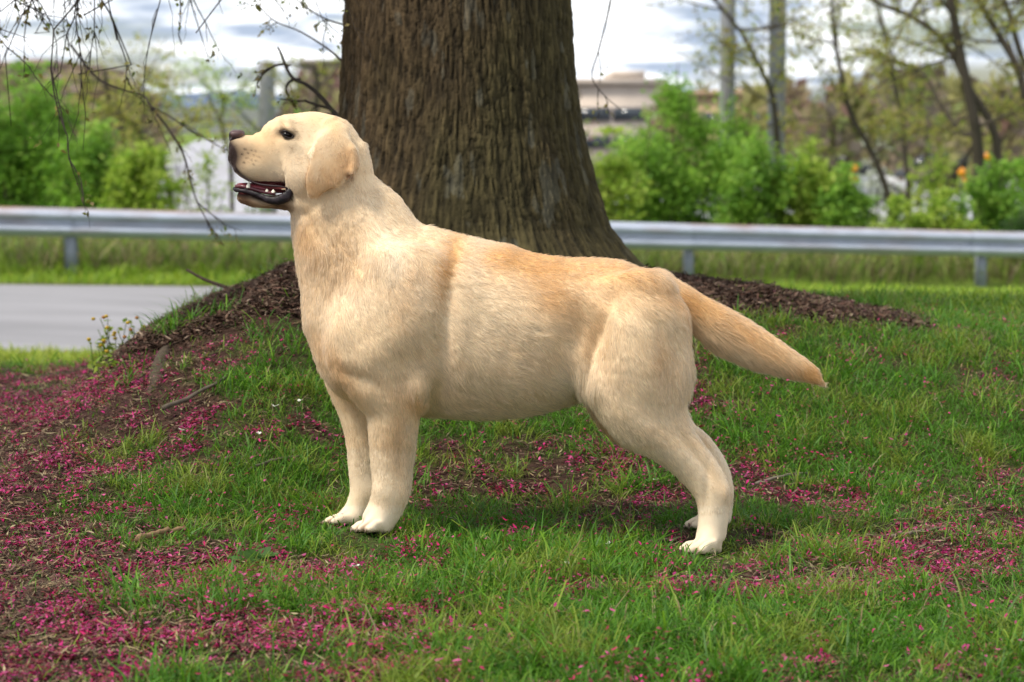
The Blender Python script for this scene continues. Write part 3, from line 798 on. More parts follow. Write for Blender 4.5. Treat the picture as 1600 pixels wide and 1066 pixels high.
SH = [
 # u, top v, half width, Y, leaves, palette, label
 (20, 96, 75, 27.5, 5200, LEAF_A, 'tall dense green bush at the far left beyond the guardrail', 11, .085),
 (88, 128, 55, 28.5, 3200, LEAF_A, 'green bush behind the guardrail, second from the left picture edge', 9, .08),
 (150, 188, 70, 26.8, 4200, LEAF_A, 'rounded bright green bush above the left guardrail post', 10, .08),
 (222, 205, 52, 26.2, 3400, LEAF_B, 'yellow green bush ending the left row, nearest the pale street', 9, .08),
 (-60, 120, 80, 29, 3200, LEAF_A, 'green bush mostly cut off by the left picture edge', 9, .09),
 (950, 205, 52, 26.4, 3600, LEAF_B, 'yellow green bush right beside the big trunk, beyond the guardrail', 9, .075),
 (1068, 102, 78, 28.0, 6400, LEAF_A, 'tallest green bush beyond the guardrail, right of the trunk', 12, .08),
 (1012, 170, 58, 27.2, 3400, LEAF_A, 'green bush between the yellow green one and the tallest one', 9, .08),
 (1138, 118, 38, 29.2, 2200, LEAF_A, 'slim green bush growing up against the left utility pole', 7, .085),
 (1186, 205, 62, 26.6, 3800, LEAF_A, 'wide green bush in front of the two utility poles', 10, .08),
 (1262, 216, 66, 26.9, 4400, LEAF_B, 'wide light green bush right of the two utility poles', 10, .08),
 (1326, 258, 46, 26.3, 2600, LEAF_A, 'small green bush left of the gap that shows pale pavement', 8, .075),
 (1405, 306, 60, 26.0, 1900, LEAF_B, 'low light green bush just over the rail below the pale pavement', 8, .07),
 (1478, 300, 56, 26.3, 2000, LEAF_B, 'low yellow green bush under the leaning bare trees', 8, .07),
 (1556, 236, 56, 27.2, 3000, LEAF_A, 'green bush at the right, below the orange markers', 9, .08),
 (1598, 318, 44, 25.9, 2200, LEAF_C, 'dark green bush low at the right picture edge over the rail', 8, .07),
 (1462, 236, 44, 31.5, 1300, LEAF_B, 'loose light green bush further back, left of the orange markers', 7, .08),
 (1598, 250, 40, 30.5, 1500, LEAF_A, 'tall loose green bush at the right picture edge behind the dark one', 7, .08),
 (1660, 210, 70, 28, 2400, LEAF_A, 'green bush mostly cut off by the right picture edge', 9, .09),
]
for i, (u, v, hw, Y, n, pal, lab, st, sz) in enumerate(SH):
    shrub('bush', u, v, hw, Y, int(n * 1.6), pal, lab, 'bush', 300 + i, st, sz, group='bushes beyond the guardrail')
shrub('blossom_sapling', 1374, 203, 26, 33, 420, LEAF_W, 'white blossoming sapling right of the poles, above the pale pavement', 'sapling', 340, 4, .10, group='white saplings')
shrub('blossom_sapling', 278, 215, 24, 34, 380, LEAF_W, 'white blossoming sapling left of the dog, by the pale street', 'sapling', 341, 4, .10, group='white saplings')

shrub('green_sapling', 322, 232, 34, 31, 420, LEAF_B, 'thin loose green sapling in front of the pale street', 'sapling', 342, 4, .08)
shrub('green_sapling', 472, 170, 34, 33, 650, LEAF_A, 'loose green sapling whose tip shows just above the dog forehead', 'sapling', 343, 5, .08)
shrub('green_sapling', 398, 262, 26, 30, 300, LEAF_A, 'small green sapling low behind the dog mouth', 'sapling', 344, 4, .08)

# ================================================================== bare spring trees and poles behind
def px_tree(name, paths, Y, label, seed, leafn=900, fol=(.5, 1.0), pal=LEAF_D, bark=(.075, .062, .048), cat='tree', group='slim spring trees beyond the guardrail', nbr=7, twigs=True):
    """paths: list of (points, radius); first point of the first path is nearest the ground"""
    rr = np.random.default_rng(seed)
    p0 = at(*paths[0][0][0], Y); gz = float(ground_z(p0[0], Y))
    root = empty(name, (p0[0], Y, gz), label, cat, group)
    lf = MB()
    for pi, (pts, r0) in enumerate(paths):
        p = np.array(pts, float)
        P = at(p[:, 0], p[:, 1], Y + np.linspace(0, rr.normal(0, .6), len(p)))
        if pi == 0: P = np.concatenate([[[P[0, 0] + .02, P[0, 1], gz - .1]], P])
        P = spline(P, 6)
        P = P + .02 * np.stack([fbm(np.linspace(0, 9, len(P)), pi + seed, k * 5., 221, 2) for k in range(3)], -1)
        mb = MB(); mb.tube(P, np.linspace(r0, r0 * .5, len(P)), 8, bark); tr = mb.build('trunk' if pi == 0 else 'branch', M_twig, root, True)
        mb = MB()
        for q in range(nbr):
            i = rr.integers(len(P) // 3, len(P) - 1)
            d = rr.normal(0, 1, 3) * np.array([1, .7, .5]) + np.array([0, 0, .5]); d /= np.linalg.norm(d)
            l = rr.uniform(.7, 1.9)
            t = np.linspace(0, 1, 9)[:, None]
            Q = P[i] + d * l * t + np.array([0, 0, rr.uniform(-.5, .3)]) * l * t ** 2 + .10 * l * np.stack([fbm(t[:, 0] * 4 + q * 3.1, pi + seed, k * 6., 222, 3) for k in range(3)], -1) * t ** .5
            mb.tube(Q, np.linspace(r0 * .32, r0 * .08, 9), 5, bark, cap=False)
            for w in range(5):
                j = rr.integers(2, 8); e = rr.normal(0, 1, 3); e /= np.linalg.norm(e); l2 = l * rr.uniform(.2, .45)
                t2 = np.linspace(0, 1, 5)[:, None]
                R_ = Q[j] + (e + d * .6) * l2 * t2 + np.array([0, 0, -.2]) * l2 * t2 ** 2
                mb.tube(R_, np.linspace(r0 * .12, r0 * .05, 5), 4, bark, cap=False)
                k = max(4, int(leafn * 2.2) // (len(paths) * nbr * 5))
                leaves(lf, R_[rr.integers(0, 5, k)] + rr.normal(0, .07, (k, 3)), .075, rr, pal)
        if mb.n:
            tw = mb.build('twig', M_twig, tr); tw['kind'] = 'stuff'
    if lf.n:
        f = lf.build('foliage', M_leaf, root); f['kind'] = 'stuff'
    return root
px_tree('slim_tree', [([(1530, 300), (1527, 225), (1520, 180), (1501, 81), (1485, 0), (1475, -60)], .095), ([(1522, 200), (1513, 140), (1500, 110), (1470, 60), (1430, 30), (1380, 9), (1330, -20)], .06)], 29, 'forked dark tree with two stems crossing, third from the right picture edge', 401, 700)
px_tree('slim_tree', [([(1560, 300), (1555, 216), (1535, 172), (1510, 130), (1497, 80), (1492, 20), (1500, -50)], .075)], 30, 'dark tree leaning left behind the forked one', 402, 420)
px_tree('slim_tree', [([(1630, 260), (1604, 150), (1582, 90), (1555, 45), (1533, 5), (1520, -40)], .075)], 28.5, 'leaning dark tree by the right picture edge, cut off at its foot', 403, 500)
px_tree('slim_tree', [([(1645, 200), (1605, 110), (1585, 50), (1570, 0), (1560, -40)], .065)], 30.5, 'dark tree in the top right corner of the picture', 404, 400)
px_tree('slim_tree', [([(1392, 330), (1372, 260), (1350, 215), (1330, 180), (1315, 120), (1303, 58), (1300, -20)], .055)], 30, 'thin dark tree leaning left above the white sapling', 405, 700)
px_tree('slim_tree', [([(1530, 235), (1500, 205), (1470, 165), (1450, 125), (1425, 105), (1390, 90)], .05)], 31, 'thin tree arching left across the forked trees', 406, 500)
px_tree('slim_tree', [([(1420, 290), (1415, 250), (1410, 190), (1402, 150), (1390, 90), (1375, 20), (1360, -40)], .05)], 33, 'thin upright tree between the white sapling and the forked tree', 407, 600)
px_tree('slim_tree', [([(1215, 260), (1212, 180), (1203, 135), (1180, 90), (1155, 48), (1130, 15), (1100, -20)], .05), ([(1155, 48), (1190, 45), (1230, 40)], .03)], 29.5, 'thin dark tree leaning left between the two utility poles', 408, 700)
px_tree('slim_tree', [([(205, 330), (200, 260), (190, 200), (170, 150), (165, 110)], .06), ([(200, 220), (225, 180), (240, 150)], .03)], 31, 'thin tree behind the yellow green bush on the left', 409, 800)
px_tree('slim_tree', [([(268, 330), (262, 290), (250, 250), (225, 215), (205, 190), (180, 175)], .055)], 30, 'thin tree bending left beside the pale street', 410, 600)
px_tree('slim_tree', [([(505, 330), (500, 250), (492, 190), (496, 140), (490, 100)], .08)], 36, 'brown tree half hidden by the big trunk, above the dog head', 411, 500)
px_tree('slim_tree', [([(360, 260), (352, 220), (345, 190), (350, 165), (345, 140)], .05), ([(350, 200), (335, 170), (322, 150)], .03)], 40, 'thin tree left of the grey sign post with green tips', 412, 700, pal=LEAF_B)

POLEC = np.array([.23, .23, .25])
def pole(u0, u1, vtop, Y, label, brace=None, armtop=False):
    a = at((u0 + u1) / 2, vtop, Y); r = (u1 - u0) / 2 * Y / FPX
    gz = float(ground_z(a[0], Y))
    root = empty('utility_pole', (a[0], Y, gz), label, 'pole', 'grey poles beyond the guardrail')
    mb = MB(); t = np.linspace(0, 1, 12)[:, None]
    P = np.array([a[0], Y, gz - .3]) * (1 - t) + np.array([a[0], Y, a[2]]) * t
    mb.tube(P, np.linspace(r * 1.12, r, 12), 14, POLEC); mb.build('shaft', M_wall, root, True)
    mb = MB()
    for z in (.35, 1.15, 1.95):
        if z < a[2] - gz:
            pz = np.array([a[0], Y, gz + z]); mb.tube(np.array([pz, pz + [0, 0, .06]]), r * 1.14, 14, POLEC * .7)
    mb.build('band', M_galv, root)
    if brace:
        mb = MB(); b0, b1 = at(*brace[0], Y - .1), at(*brace[1], Y - .1); mb.tube(np.array([b0, b1]), .045, 6, POLEC * 1.1); mb.build('brace', M_galv, root)
    if armtop:
        mb = MB(); mb.box(a[0] - 1.2, a[0] + 1.2, Y - .06 - r, Y + .06 - r, a[2] - .7, a[2] - .58, (.14, .11, .08)); mb.build('cross_arm', M_twig, root)
    return root
pole(1129, 1152, -260, 31, 'left one of the two tall grey utility poles', armtop=True)
pole(1206, 1232, -260, 31.5, 'right one of the two tall grey utility poles, beside the thin leaning tree', armtop=True)
pole(404, 429, 96, 40, 'short thick grey post with a slanting brace above the dog muzzle', brace=((404, 205), (352, 150)))

# ================================================================== far ground, street, buildings, cars
def flat_sheet(name, pts, col, dz, m=M_asph, n=14):
    """ground sheet between two X-edges that run away from the camera"""
    (y0, xa0, xb0), (y1, xa1, xb1) = pts
    t = np.linspace(0, 1, n)[:, None]; s = np.linspace(0, 1, n)[None]
    Yv = y0 + (y1 - y0) * t + 0 * s
    Xv = (xa0 + (xa1 - xa0) * t) * (1 - s) + (xb0 + (xb1 - xb0) * t) * s
    V = np.stack([Xv, Yv, ground_z(Xv, Yv, False) + dz], -1).reshape(-1, 3)
    i = np.arange(n - 1)[:, None] * n + np.arange(n - 1)[None]
    F = np.stack([i, i + n, i + n + 1, i + 1], -1).reshape(-1, 4)
    o = mesh_obj(name, V, [F], m, None, np.broadcast_to(np.array(col), (len(V), 3)))
    o['kind'] = 'structure'; return o
flat_sheet('parking_lot', ((52, -9.6, 60), (112, -24, 120)), (.36, .36, .39), .06, n=40)
flat_sheet('street', ((112.2, -20.5, -11), (420, -64, -56)), (.36, .36, .39), .06, n=40)
flat_sheet('street', ((44, -9.2, -2.5), (51.9, -10.2, -3)), (.36, .36, .39), .06, n=14)

def building(name, Y, u0, u1, vtop, steps, label, wallc, seed, win=((168, 190),), depth=14, roofc=(.22, .2, .2)):
    a, b = at(u0, vtop, Y), at(u1, vtop, Y)
    x0, x1 = a[0], b[0]; zt = a[2]; gz = float(ground_z((x0 + x1) / 2, Y)) - .3
    root = empty(name, ((x0 + x1) / 2, Y, gz), label, 'building')
    wallc = np.array(wallc)
    mb = MB(); mb.box(x0, x1, Y, Y + depth, gz, zt, wallc); mb.build('wall', M_wall, root)
    mb = MB(); mb.box(x0 - .15, x1 + .15, Y - .15, Y + depth + .15, zt + .003, zt + .25, wallc * .85); mb.build('parapet', M_wall, root)
    for (ua, ub, vt) in steps:
        A_, B_ = at(ua, vt, Y), at(ub, vt, Y)
        mb = MB(); mb.box(A_[0], B_[0], Y + .4, Y + depth * .6, zt + .253, A_[2], wallc * 1.03); mb.build('roof_block', M_wall, root)
    mb = MB(); zb = zt - .9; mb.box(x0 - .03, x1 + .03, Y - .05, Y - .003, zb - .2, zb, wallc * .75); mb.build('band', M_wall, root)
    for (v0, v1) in win:
        z1, z0 = at(u0, v0, Y)[2], at(u0, v1, Y)[2]
        nW = max(2, int((x1 - x0 - .8) / 2.1)); w = (x1 - x0 - .8) / nW
        for i in range(nW):
            xa = x0 + .4 + i * w
            mb = MB(); mb.box(xa, xa + w - .10, Y - .06, Y - .012, z0, z1, (.10, .10, .11)); fo = mb.build('window', M_matte, root)
            mb = MB(); mb.box(xa + .07, xa + w - .17, Y - .075, Y - .0605, z0 + .07, z1 - .07, (.03, .04, .05)); mb.build('pane', M_glass, fo)
    return root
building('commercial_building', 82, 880, 1036, 133, [(958, 1009, 110)], 'low beige flat roofed building with a dark window band, right of the big trunk', (.54, .46, .39), 1, win=((168, 189), (212, 232)))
building('commercial_building', 96, 1082, 1262, 150, [(1150, 1215, 138)], 'tan building behind the two utility poles', (.42, .30, .19), 2, win=((176, 196),), depth=18)
building('commercial_building', 110, -20, 104, 104, [(30, 70, 92)], 'pinkish low building over the bushes at the far left', (.38, .27, .24), 3, win=((128, 146),), depth=16)
building('commercial_building', 120, 470, 545, 100, [], 'grey brown building between the dog head and the big trunk', (.30, .26, .24), 4, win=((130, 150),), depth=16)

def car(x, y, yaw, col, label):
    gz = float(ground_z(x, y, False)) + .06
    root = empty('parked_car', (x, y, gz), label, 'car', 'cars on the far pavement')
    root.rotation_euler = (0, 0, yaw)
    def part(name, V, F, m, c, par=root, sm=False):
        o = mesh_obj(name, np.asarray(V) + parent_loc(par), [np.asarray(F)], m, par, np.broadcast_to(np.array(c), (len(V), 3)), sm)
        return o
    def hull(secs, wlow, wtop):
        """secs: (x, z_low, z_high) stations; rounded body shell"""
        V = []
        for (xx, zl, zh, k) in secs:
            w1, w2 = wlow * k, wtop * k
            V += [(xx, -w1 * .95, zl), (xx, -w1, zl + (zh - zl) * .35), (xx, -w1 * .97, zl + (zh - zl) * .7), (xx, -w2, zh), (xx, w2, zh), (xx, w1 * .97, zl + (zh - zl) * .7), (xx, w1, zl + (zh - zl) * .35), (xx, w1 * .95, zl)]
        n = len(secs); F = []
        for i in range(n - 1):
            for j in range(8):
                F.append((i * 8 + j, i * 8 + (j + 1) % 8, (i + 1) * 8 + (j + 1) % 8, (i + 1) * 8 + j))
        for o_ in (0, (n - 1) * 8):
            F += [(o_, o_ + 1, o_ + 6, o_ + 7), (o_ + 1, o_ + 2, o_ + 5, o_ + 6), (o_ + 2, o_ + 3, o_ + 4, o_ + 5)]
        return V, F
    V, F = hull([(-2.2, .42, .70, .86), (-2.1, .25, .86, .94), (-1.2, .22, .92, 1), (.2, .22, .92, 1), (1.2, .22, .90, 1), (1.9, .25, .80, .95), (2.2, .38, .62, .84)], .88, .80)
    body_ = part('body', V, F, M_paint, col)
    V, F = hull([(-1.75, .93, .96, .9), (-1.2, .925, 1.38, .92), (-.3, .925, 1.46, .93), (.45, .925, 1.38, .92), (1.15, .925, .96, .9)], .78, .62)
    part('window', V, F, M_glass, (.03, .035, .04))
    V, F = hull([(-1.25, 1.385, 1.42, .92), (-.3, 1.463, 1.49, .93), (.5, 1.385, 1.41, .92)], .60, .56)
    part('roof', V, F, M_paint, col)
    for sx in (-1.35, 1.35):
        for sy in (-.80, .80):
            mb = MB(); t = np.array([[sx, sy - .09, .32], [sx, sy + .09, .32]]) + parent_loc(root)
            mb.tube(t, .32, 16, (.02, .02, .02)); w_ = mb.build('wheel', M_matte, root)
            mb = MB(); t = np.array([[sx, sy - .10, .32], [sx, sy + .10, .32]]) + parent_loc(root)
            mb.tube(t, .19, 12, (.45, .45, .46)); mb.build('rim', M_galv, w_)
    for sy in (-.58, .58):
        for sx, c in ((2.16, (.75, .75, .72)), (-2.16, (.35, .02, .02))):
            V, F = icosphere((sx, sy, .62), (.06, .16, .07), 6, 10); part('headlight' if sx > 0 else 'tail_light', V, F, M_paint, c, sm=True)
    return root
car(9.9, 62, radians(8), (.72, .73, .75), 'white car seen through the bushes right of the utility poles')
car(15.2, 74, radians(172), (.04, .045, .05), 'dark car with bright windscreen beyond the thin leaning trees')
car(12.9, 88, radians(-5), (.45, .46, .48), 'silver car far behind the white one on the pavement')

def marker(u, v, Y, r, label):
    c = at(u, v, Y); gz = float(ground_z(c[0], Y, False)) + .05
    root = empty('marker_post', (c[0], Y, gz), label, 'marker', 'orange markers on the far pavement')
    mb = MB(); mb.tube(np.array([[c[0], Y, gz], [c[0], Y, c[2]]]), .03, 8, (.10, .10, .10)); mb.build('post', M_matte, root)
    mb = MB(); V, F = icosphere(c + np.array([0, -.05, 0]), (r, .03, r), 8, 14); mb.raw(V, None, F, (.80, .30, .02)); mb.build('disc', M_paint, root, True)
    mb = MB(); mb.tube(np.array([c + [0, -.02, 0], c + [0, .03, 0]]), r * 1.12, 14, (.06, .06, .06)); mb.build('backplate', M_matte, root)
for (u, v, Y, r, lab) in ((1543, 244, 46, .085, 'upper right orange marker under the leaning trees'), (1526, 249, 47, .075, 'orange marker just left of the upper right one'),
                          (1502, 269, 44, .095, 'large orange marker nearest the dark car'), (1505, 284, 45, .075, 'small orange marker right below the large one'),
                          (1334, 263, 48, .085, 'dull orange marker above the small green bush'), (1333, 280, 49, .085, 'lowest dull orange marker by the small green bush')):
    marker(u, v, Y, r, lab)

# wooded band behind everything: brown twiggy crowns with first olive leaves
rr = np.random.default_rng(61)
mb = MB()
FW = np.array([(.26, .20, .135), (.29, .24, .13), (.30, .29, .11), (.20, .165, .125), (.34, .32, .13), (.26, .16, .13), (.22, .27, .08)])
for i in range(420):
    Y = rr.uniform(58, 135); u = rr.uniform(-500, 2100)
    X = (u - CXP) / FPX * Y
    if abs(X + .142 * Y) < 4.2 and u > 200: continue
    if 880 < u < 1040 and Y < 84: continue
    if 1082 < u < 1262 and Y < 97 and rr.random() < .6: continue
    if Y < 112 and u > 1290 and Y < 95 and rr.random() < .5: continue
    gz = float(ground_z(X, Y, False)); vt = rr.uniform(112, 175) + (28 if 860 < u < 1300 else 0); zt = CAMZ + (HOR - vt) / FPX * Y; h = zt - gz
    w = h * rr.uniform(.30, .48); pal = FW[rr.integers(0, 7, 3)]
    n = 260
    ph = rr.uniform(0, 2 * np.pi, n); rad = np.sqrt(rr.random(n)); zz = rr.random(n) ** .8
    wid = np.sin(np.pi * np.clip(zz * .8 + .16, 0, 1)) * w
    P = np.stack([X + rad * np.cos(ph) * wid, Y + rad * np.sin(ph) * wid, gz + zz * h], -1)
    L = rr.uniform(.25, .75, n)[:, None]
    d = np.stack([rr.normal(0, .5, n), rr.normal(0, .5, n), rr.uniform(.1, 1, n)], -1); d /= np.linalg.norm(d, axis=1)[:, None]
    s = np.cross(d, rr.normal(0, 1, (n, 3))); s /= np.linalg.norm(s, axis=1)[:, None]
    W = L * rr.uniform(.10, .35, (n, 1))
    V = np.stack([P, P + d * L * .5 + s * W, P + d * L, P + d * L * .5 - s * W], 1).reshape(-1, 3)
    mb.raw(V, None, np.arange(n)[:, None] * 4 + np.array([[0, 1, 2, 3]]), np.repeat(pal[rr.integers(0, 3, n)] * rr.uniform(.7, 1.3, (n, 1)), 4, 0))
    mb.tube(np.array([[X, Y, gz - .2], [X + rr.normal(0, .2), Y, gz + h * .45], [X + rr.normal(0, .4), Y, gz + h * .95]]), [.10, .07, .02], 5, (.09, .075, .06))
fw = mb.build('far_woods', M_leaf); fw['kind'] = 'stuff'

# ridges on the horizon; the far one's blue is haze put into its colour
for (Y, hz, amp, seed, c) in ((900, 15, 8, 3, (.13, .14, .12)), (1600, 33, 24, 9, (.12, .16, .23))):
    xx = np.linspace(-900, 900, 220) * Y / 900; rowsV = []
    for (yy, f) in ((Y - 80, 0), (Y - 40, .55), (Y, 1.0), (Y + 90, .5), (Y + 200, 0)):
        zz = -2 + f * (hz + amp * fbm(xx / Y * 7, seed * 3.3, 0, 230 + seed, 4))
        rowsV.append(np.stack([xx, np.full_like(xx, yy), zz], -1))
    V = np.concatenate(rowsV); n = len(xx)
    F = np.concatenate([np.stack([np.arange(n - 1) + k * n, np.arange(1, n) + k * n, np.arange(1, n) + (k + 1) * n, np.arange(n - 1) + (k + 1) * n], -1) for k in range(4)])
    o = mesh_obj('hills', V, [F], M_ground, None, np.broadcast_to(np.array(c), (len(V), 3)), True); o['kind'] = 'structure'

# ================================================================== small things on the lawn and the bank
def gpx(u, v):
    """ground point seen at photo pixel (u, v)"""
    Yv = np.linspace(2.4, 7.5, 900)
    P = at(np.full(900, u), np.full(900, v), Yv)
    i = np.argmax(P[:, 2] < ground_z(P[:, 0], P[:, 1]))
    return P[i]
def stick(pts, r, col, label, lifts=None, name='stick', seed=0, cat='stick'):
    P = np.array([gpx(u, v) for u, v in pts]); P[:, 2] += r * .8
    if lifts is not None: P[:, 2] += np.array(lifts)
    Q = spline(P, 6); rrk = np.random.default_rng(seed)
    Q = Q + rrk.normal(0, r * .25, Q.shape)
    mb = MB(); mb.tube(Q, np.linspace(r, r * .6, len(Q)), 7, col)
    o = mb.build(name, M_twig, None, True); set_props(o, label, cat)
    return o
stick([(255, 662), (300, 636), (352, 606)], .006, (.10, .08, .06), 'grey straight stick lying on the grass left of the dog', [.03, .02, .02], seed=1)
stick([(216, 856), (250, 848), (292, 838)], .007, (.22, .14, .075), 'tan strip of bark among the petals at the lower left', [.01, .014, .01], seed=2)
stick([(1180, 762), (1215, 752), (1262, 745)], .004, (.16, .13, .10), 'thin grey twig behind the dog hind paw', [.006, .006, .006], seed=3)
stick([(1000, 862), (1030, 852), (1060, 848)], .006, (.10, .075, .055), 'dark twig in front of the dog hind paw', [.004, .004, .004], seed=4)
stick([(1395, 846), (1440, 838), (1475, 832)], .004, (.17, .13, .10), 'thin twig on petals at the right', [.008, .008, .008], seed=5)
stick([(390, 742), (430, 728), (470, 722)], .004, (.13, .10, .08), 'thin twig on petals left of the dog front leg', [.01, .01, .01], seed=6)
p = np.array([(292, 422), (318, 436), (350, 448), (385, 460)], float)
P = spline(at(p[:, 0], p[:, 1], np.array([6.15, 6.1, 6.05, 5.95])), 6)
mb = MB(); mb.tube(P, np.linspace(.004, .007, len(P)), 6, (.05, .035, .025)); mb.build('dead_branch', M_twig, tree, True)
# the old root that shows on the bank
Rp = np.array([gpx(u, v) for u, v in ((272, 528), (258, 548), (250, 572), (244, 598), (236, 632))]); Rp[:, 2] += np.array([-.02, -.010, -.009, -.012, -.022]); 
mb = MB(); Q = spline(Rp, 8); mb.tube(Q, np.interp(np.linspace(0, 1, len(Q)), [0, .3, .7, 1], [.012, .020, .023, .016]), 12, (.062, .046, .031))
q = np.concatenate(mb.V); q += .006 * np.stack([fbm(q[:, 0] * 40, q[:, 1] * 40, q[:, 2] * 40 + k * 9, 311, 3) for k in range(3)], -1); mb.V = [q]; mb.build('root', M_stone, tree, True)

def weed(u, v, Y, h, label, flower, seed, group=None, n=6):
    rr = np.random.default_rng(seed)
    b = at(u, v, Y); b[2] = float(ground_z(b[0], b[1]))
    root = empty('weed', b, label, 'weed', group)
    mb, lf, fl = MB(), MB(), MB()
    for i in range(n):
        d = np.array([rr.normal(0, .3), rr.normal(0, .3), 1]) * h * rr.uniform(.6, 1)
        t = np.linspace(0, 1, 6)[:, None]; P = b + rr.normal(0, .012, 3) * [1, 1, 0] + d * t + np.array([d[0] * .4, d[1] * .4, 0]) * t ** 2 - [0, 0, .01]
        mb.tube(P, np.linspace(.0018, .001, 6), 5, (.10, .16, .03))
        k = 6; leaves(lf, P[rr.integers(1, 6, k)] + rr.normal(0, .006, (k, 3)), .024, rr, LEAF_B * .8)
        if flower and rr.random() < .8:
            for q in range(rr.integers(1, 3)):
                c = P[-1] + rr.normal(0, .010, 3)
                V, F = icosphere(c, (.0065, .0065, .005), 6, 8); fl.raw(V, None, F, (.62, .42, .04) if rr.random() < .7 else (.42, .18, .03))
    mb.build('stem', M_leaf, root)['kind'] = 'stuff'; lf.build('foliage', M_leaf, root)['kind'] = 'stuff'
    if fl.n: fl.build('flower_heads', M_petal, root)['kind'] = 'stuff'
    return root
weed(160, 562, 5.95, .12, 'yellow flowering weed leftmost on the bank edge', True, 1)
weed(180, 556, 6.0, .155, 'yellow flowering weed in the middle of the bank edge', True, 2)
weed(200, 550, 6.02, .12, 'yellow flowering weed right on the bank edge', True, 3)
weed(162, 625, 5.5, .045, 'small yellow green seedling below the bank', False, 4, n=3)
weed(180, 668, 5.2, .04, 'small yellow green seedling lower on the bank foot, right', False, 5, n=3)
weed(157, 668, 5.2, .05, 'small yellow green seedling lower on the bank foot, left', False, 6, n=3)
def broadleaf(u, v, label, seed, size=.05):
    rr = np.random.default_rng(seed); b = gpx(u, v)
    root = empty('broadleaf_weed', b, label, 'weed')
    for i in range(6):
        a = rr.uniform(0, 2 * np.pi); L = size * rr.uniform(.7, 1.2); el = rr.uniform(.4, 1.2)
        d = np.array([math.cos(a) * math.cos(el), math.sin(a) * math.cos(el), math.sin(el)]); s = np.array([-math.sin(a), math.cos(a), 0])
        t = np.linspace(0, 1, 7); w = np.sin(np.pi * t ** .8) * L * .28 + .0008
        Cc = b + d * (t * L)[:, None] + np.array([0, 0, -.35]) * (L * t ** 2)[:, None]
        V = np.stack([Cc - s * w[:, None] + [0, 0, .004], Cc, Cc + s * w[:, None] + [0, 0, .004]], 1).reshape(-1, 3)
        F = np.concatenate([np.stack([np.arange(6) * 3 + k, np.arange(6) * 3 + 3 + k, np.arange(6) * 3 + 4 + k, np.arange(6) * 3 + 1 + k], -1) for k in (0, 1)])
        mesh_obj('leaf', V, [F], M_leaf, root, np.broadcast_to(np.array((.09, .19, .05)) * rr.uniform(.8, 1.3), (len(V), 3)), True)
broadleaf(402, 880, 'small broad-leaved weed among the petals below the dog muzzle side', 11, .055)
broadleaf(390, 885, 'second small broad-leaved weed left beside the first', 12, .045)
wr = np.random.default_rng(3)
for (u, v) in ((555, 904), (888, 900), (468, 642), (430, 650), (405, 694), (285, 688), (1025, 765), (950, 868)):
    c = gpx(u, v); c[2] += .022
    mb = MB()
    for k in range(4):
        a = wr.uniform(0, 6.28); d = np.array([math.cos(a), math.sin(a), wr.uniform(.1, .7)]); s = np.array([-math.sin(a), math.cos(a), 0]); L = .0095; W = .0042
        mb.raw(np.array([c, c + d * L * .55 + s * W, c + d * L, c + d * L * .55 - s * W]), None, [[0, 1, 2, 3]], (.78, .77, .68))
    o = mb.build('fallen_blossom', M_petal); set_props(o, 'tiny white fallen blossom lying in the grass', 'blossom', 'white blossoms fallen on the lawn')
# ================================================================== the dog
DY = 4.0
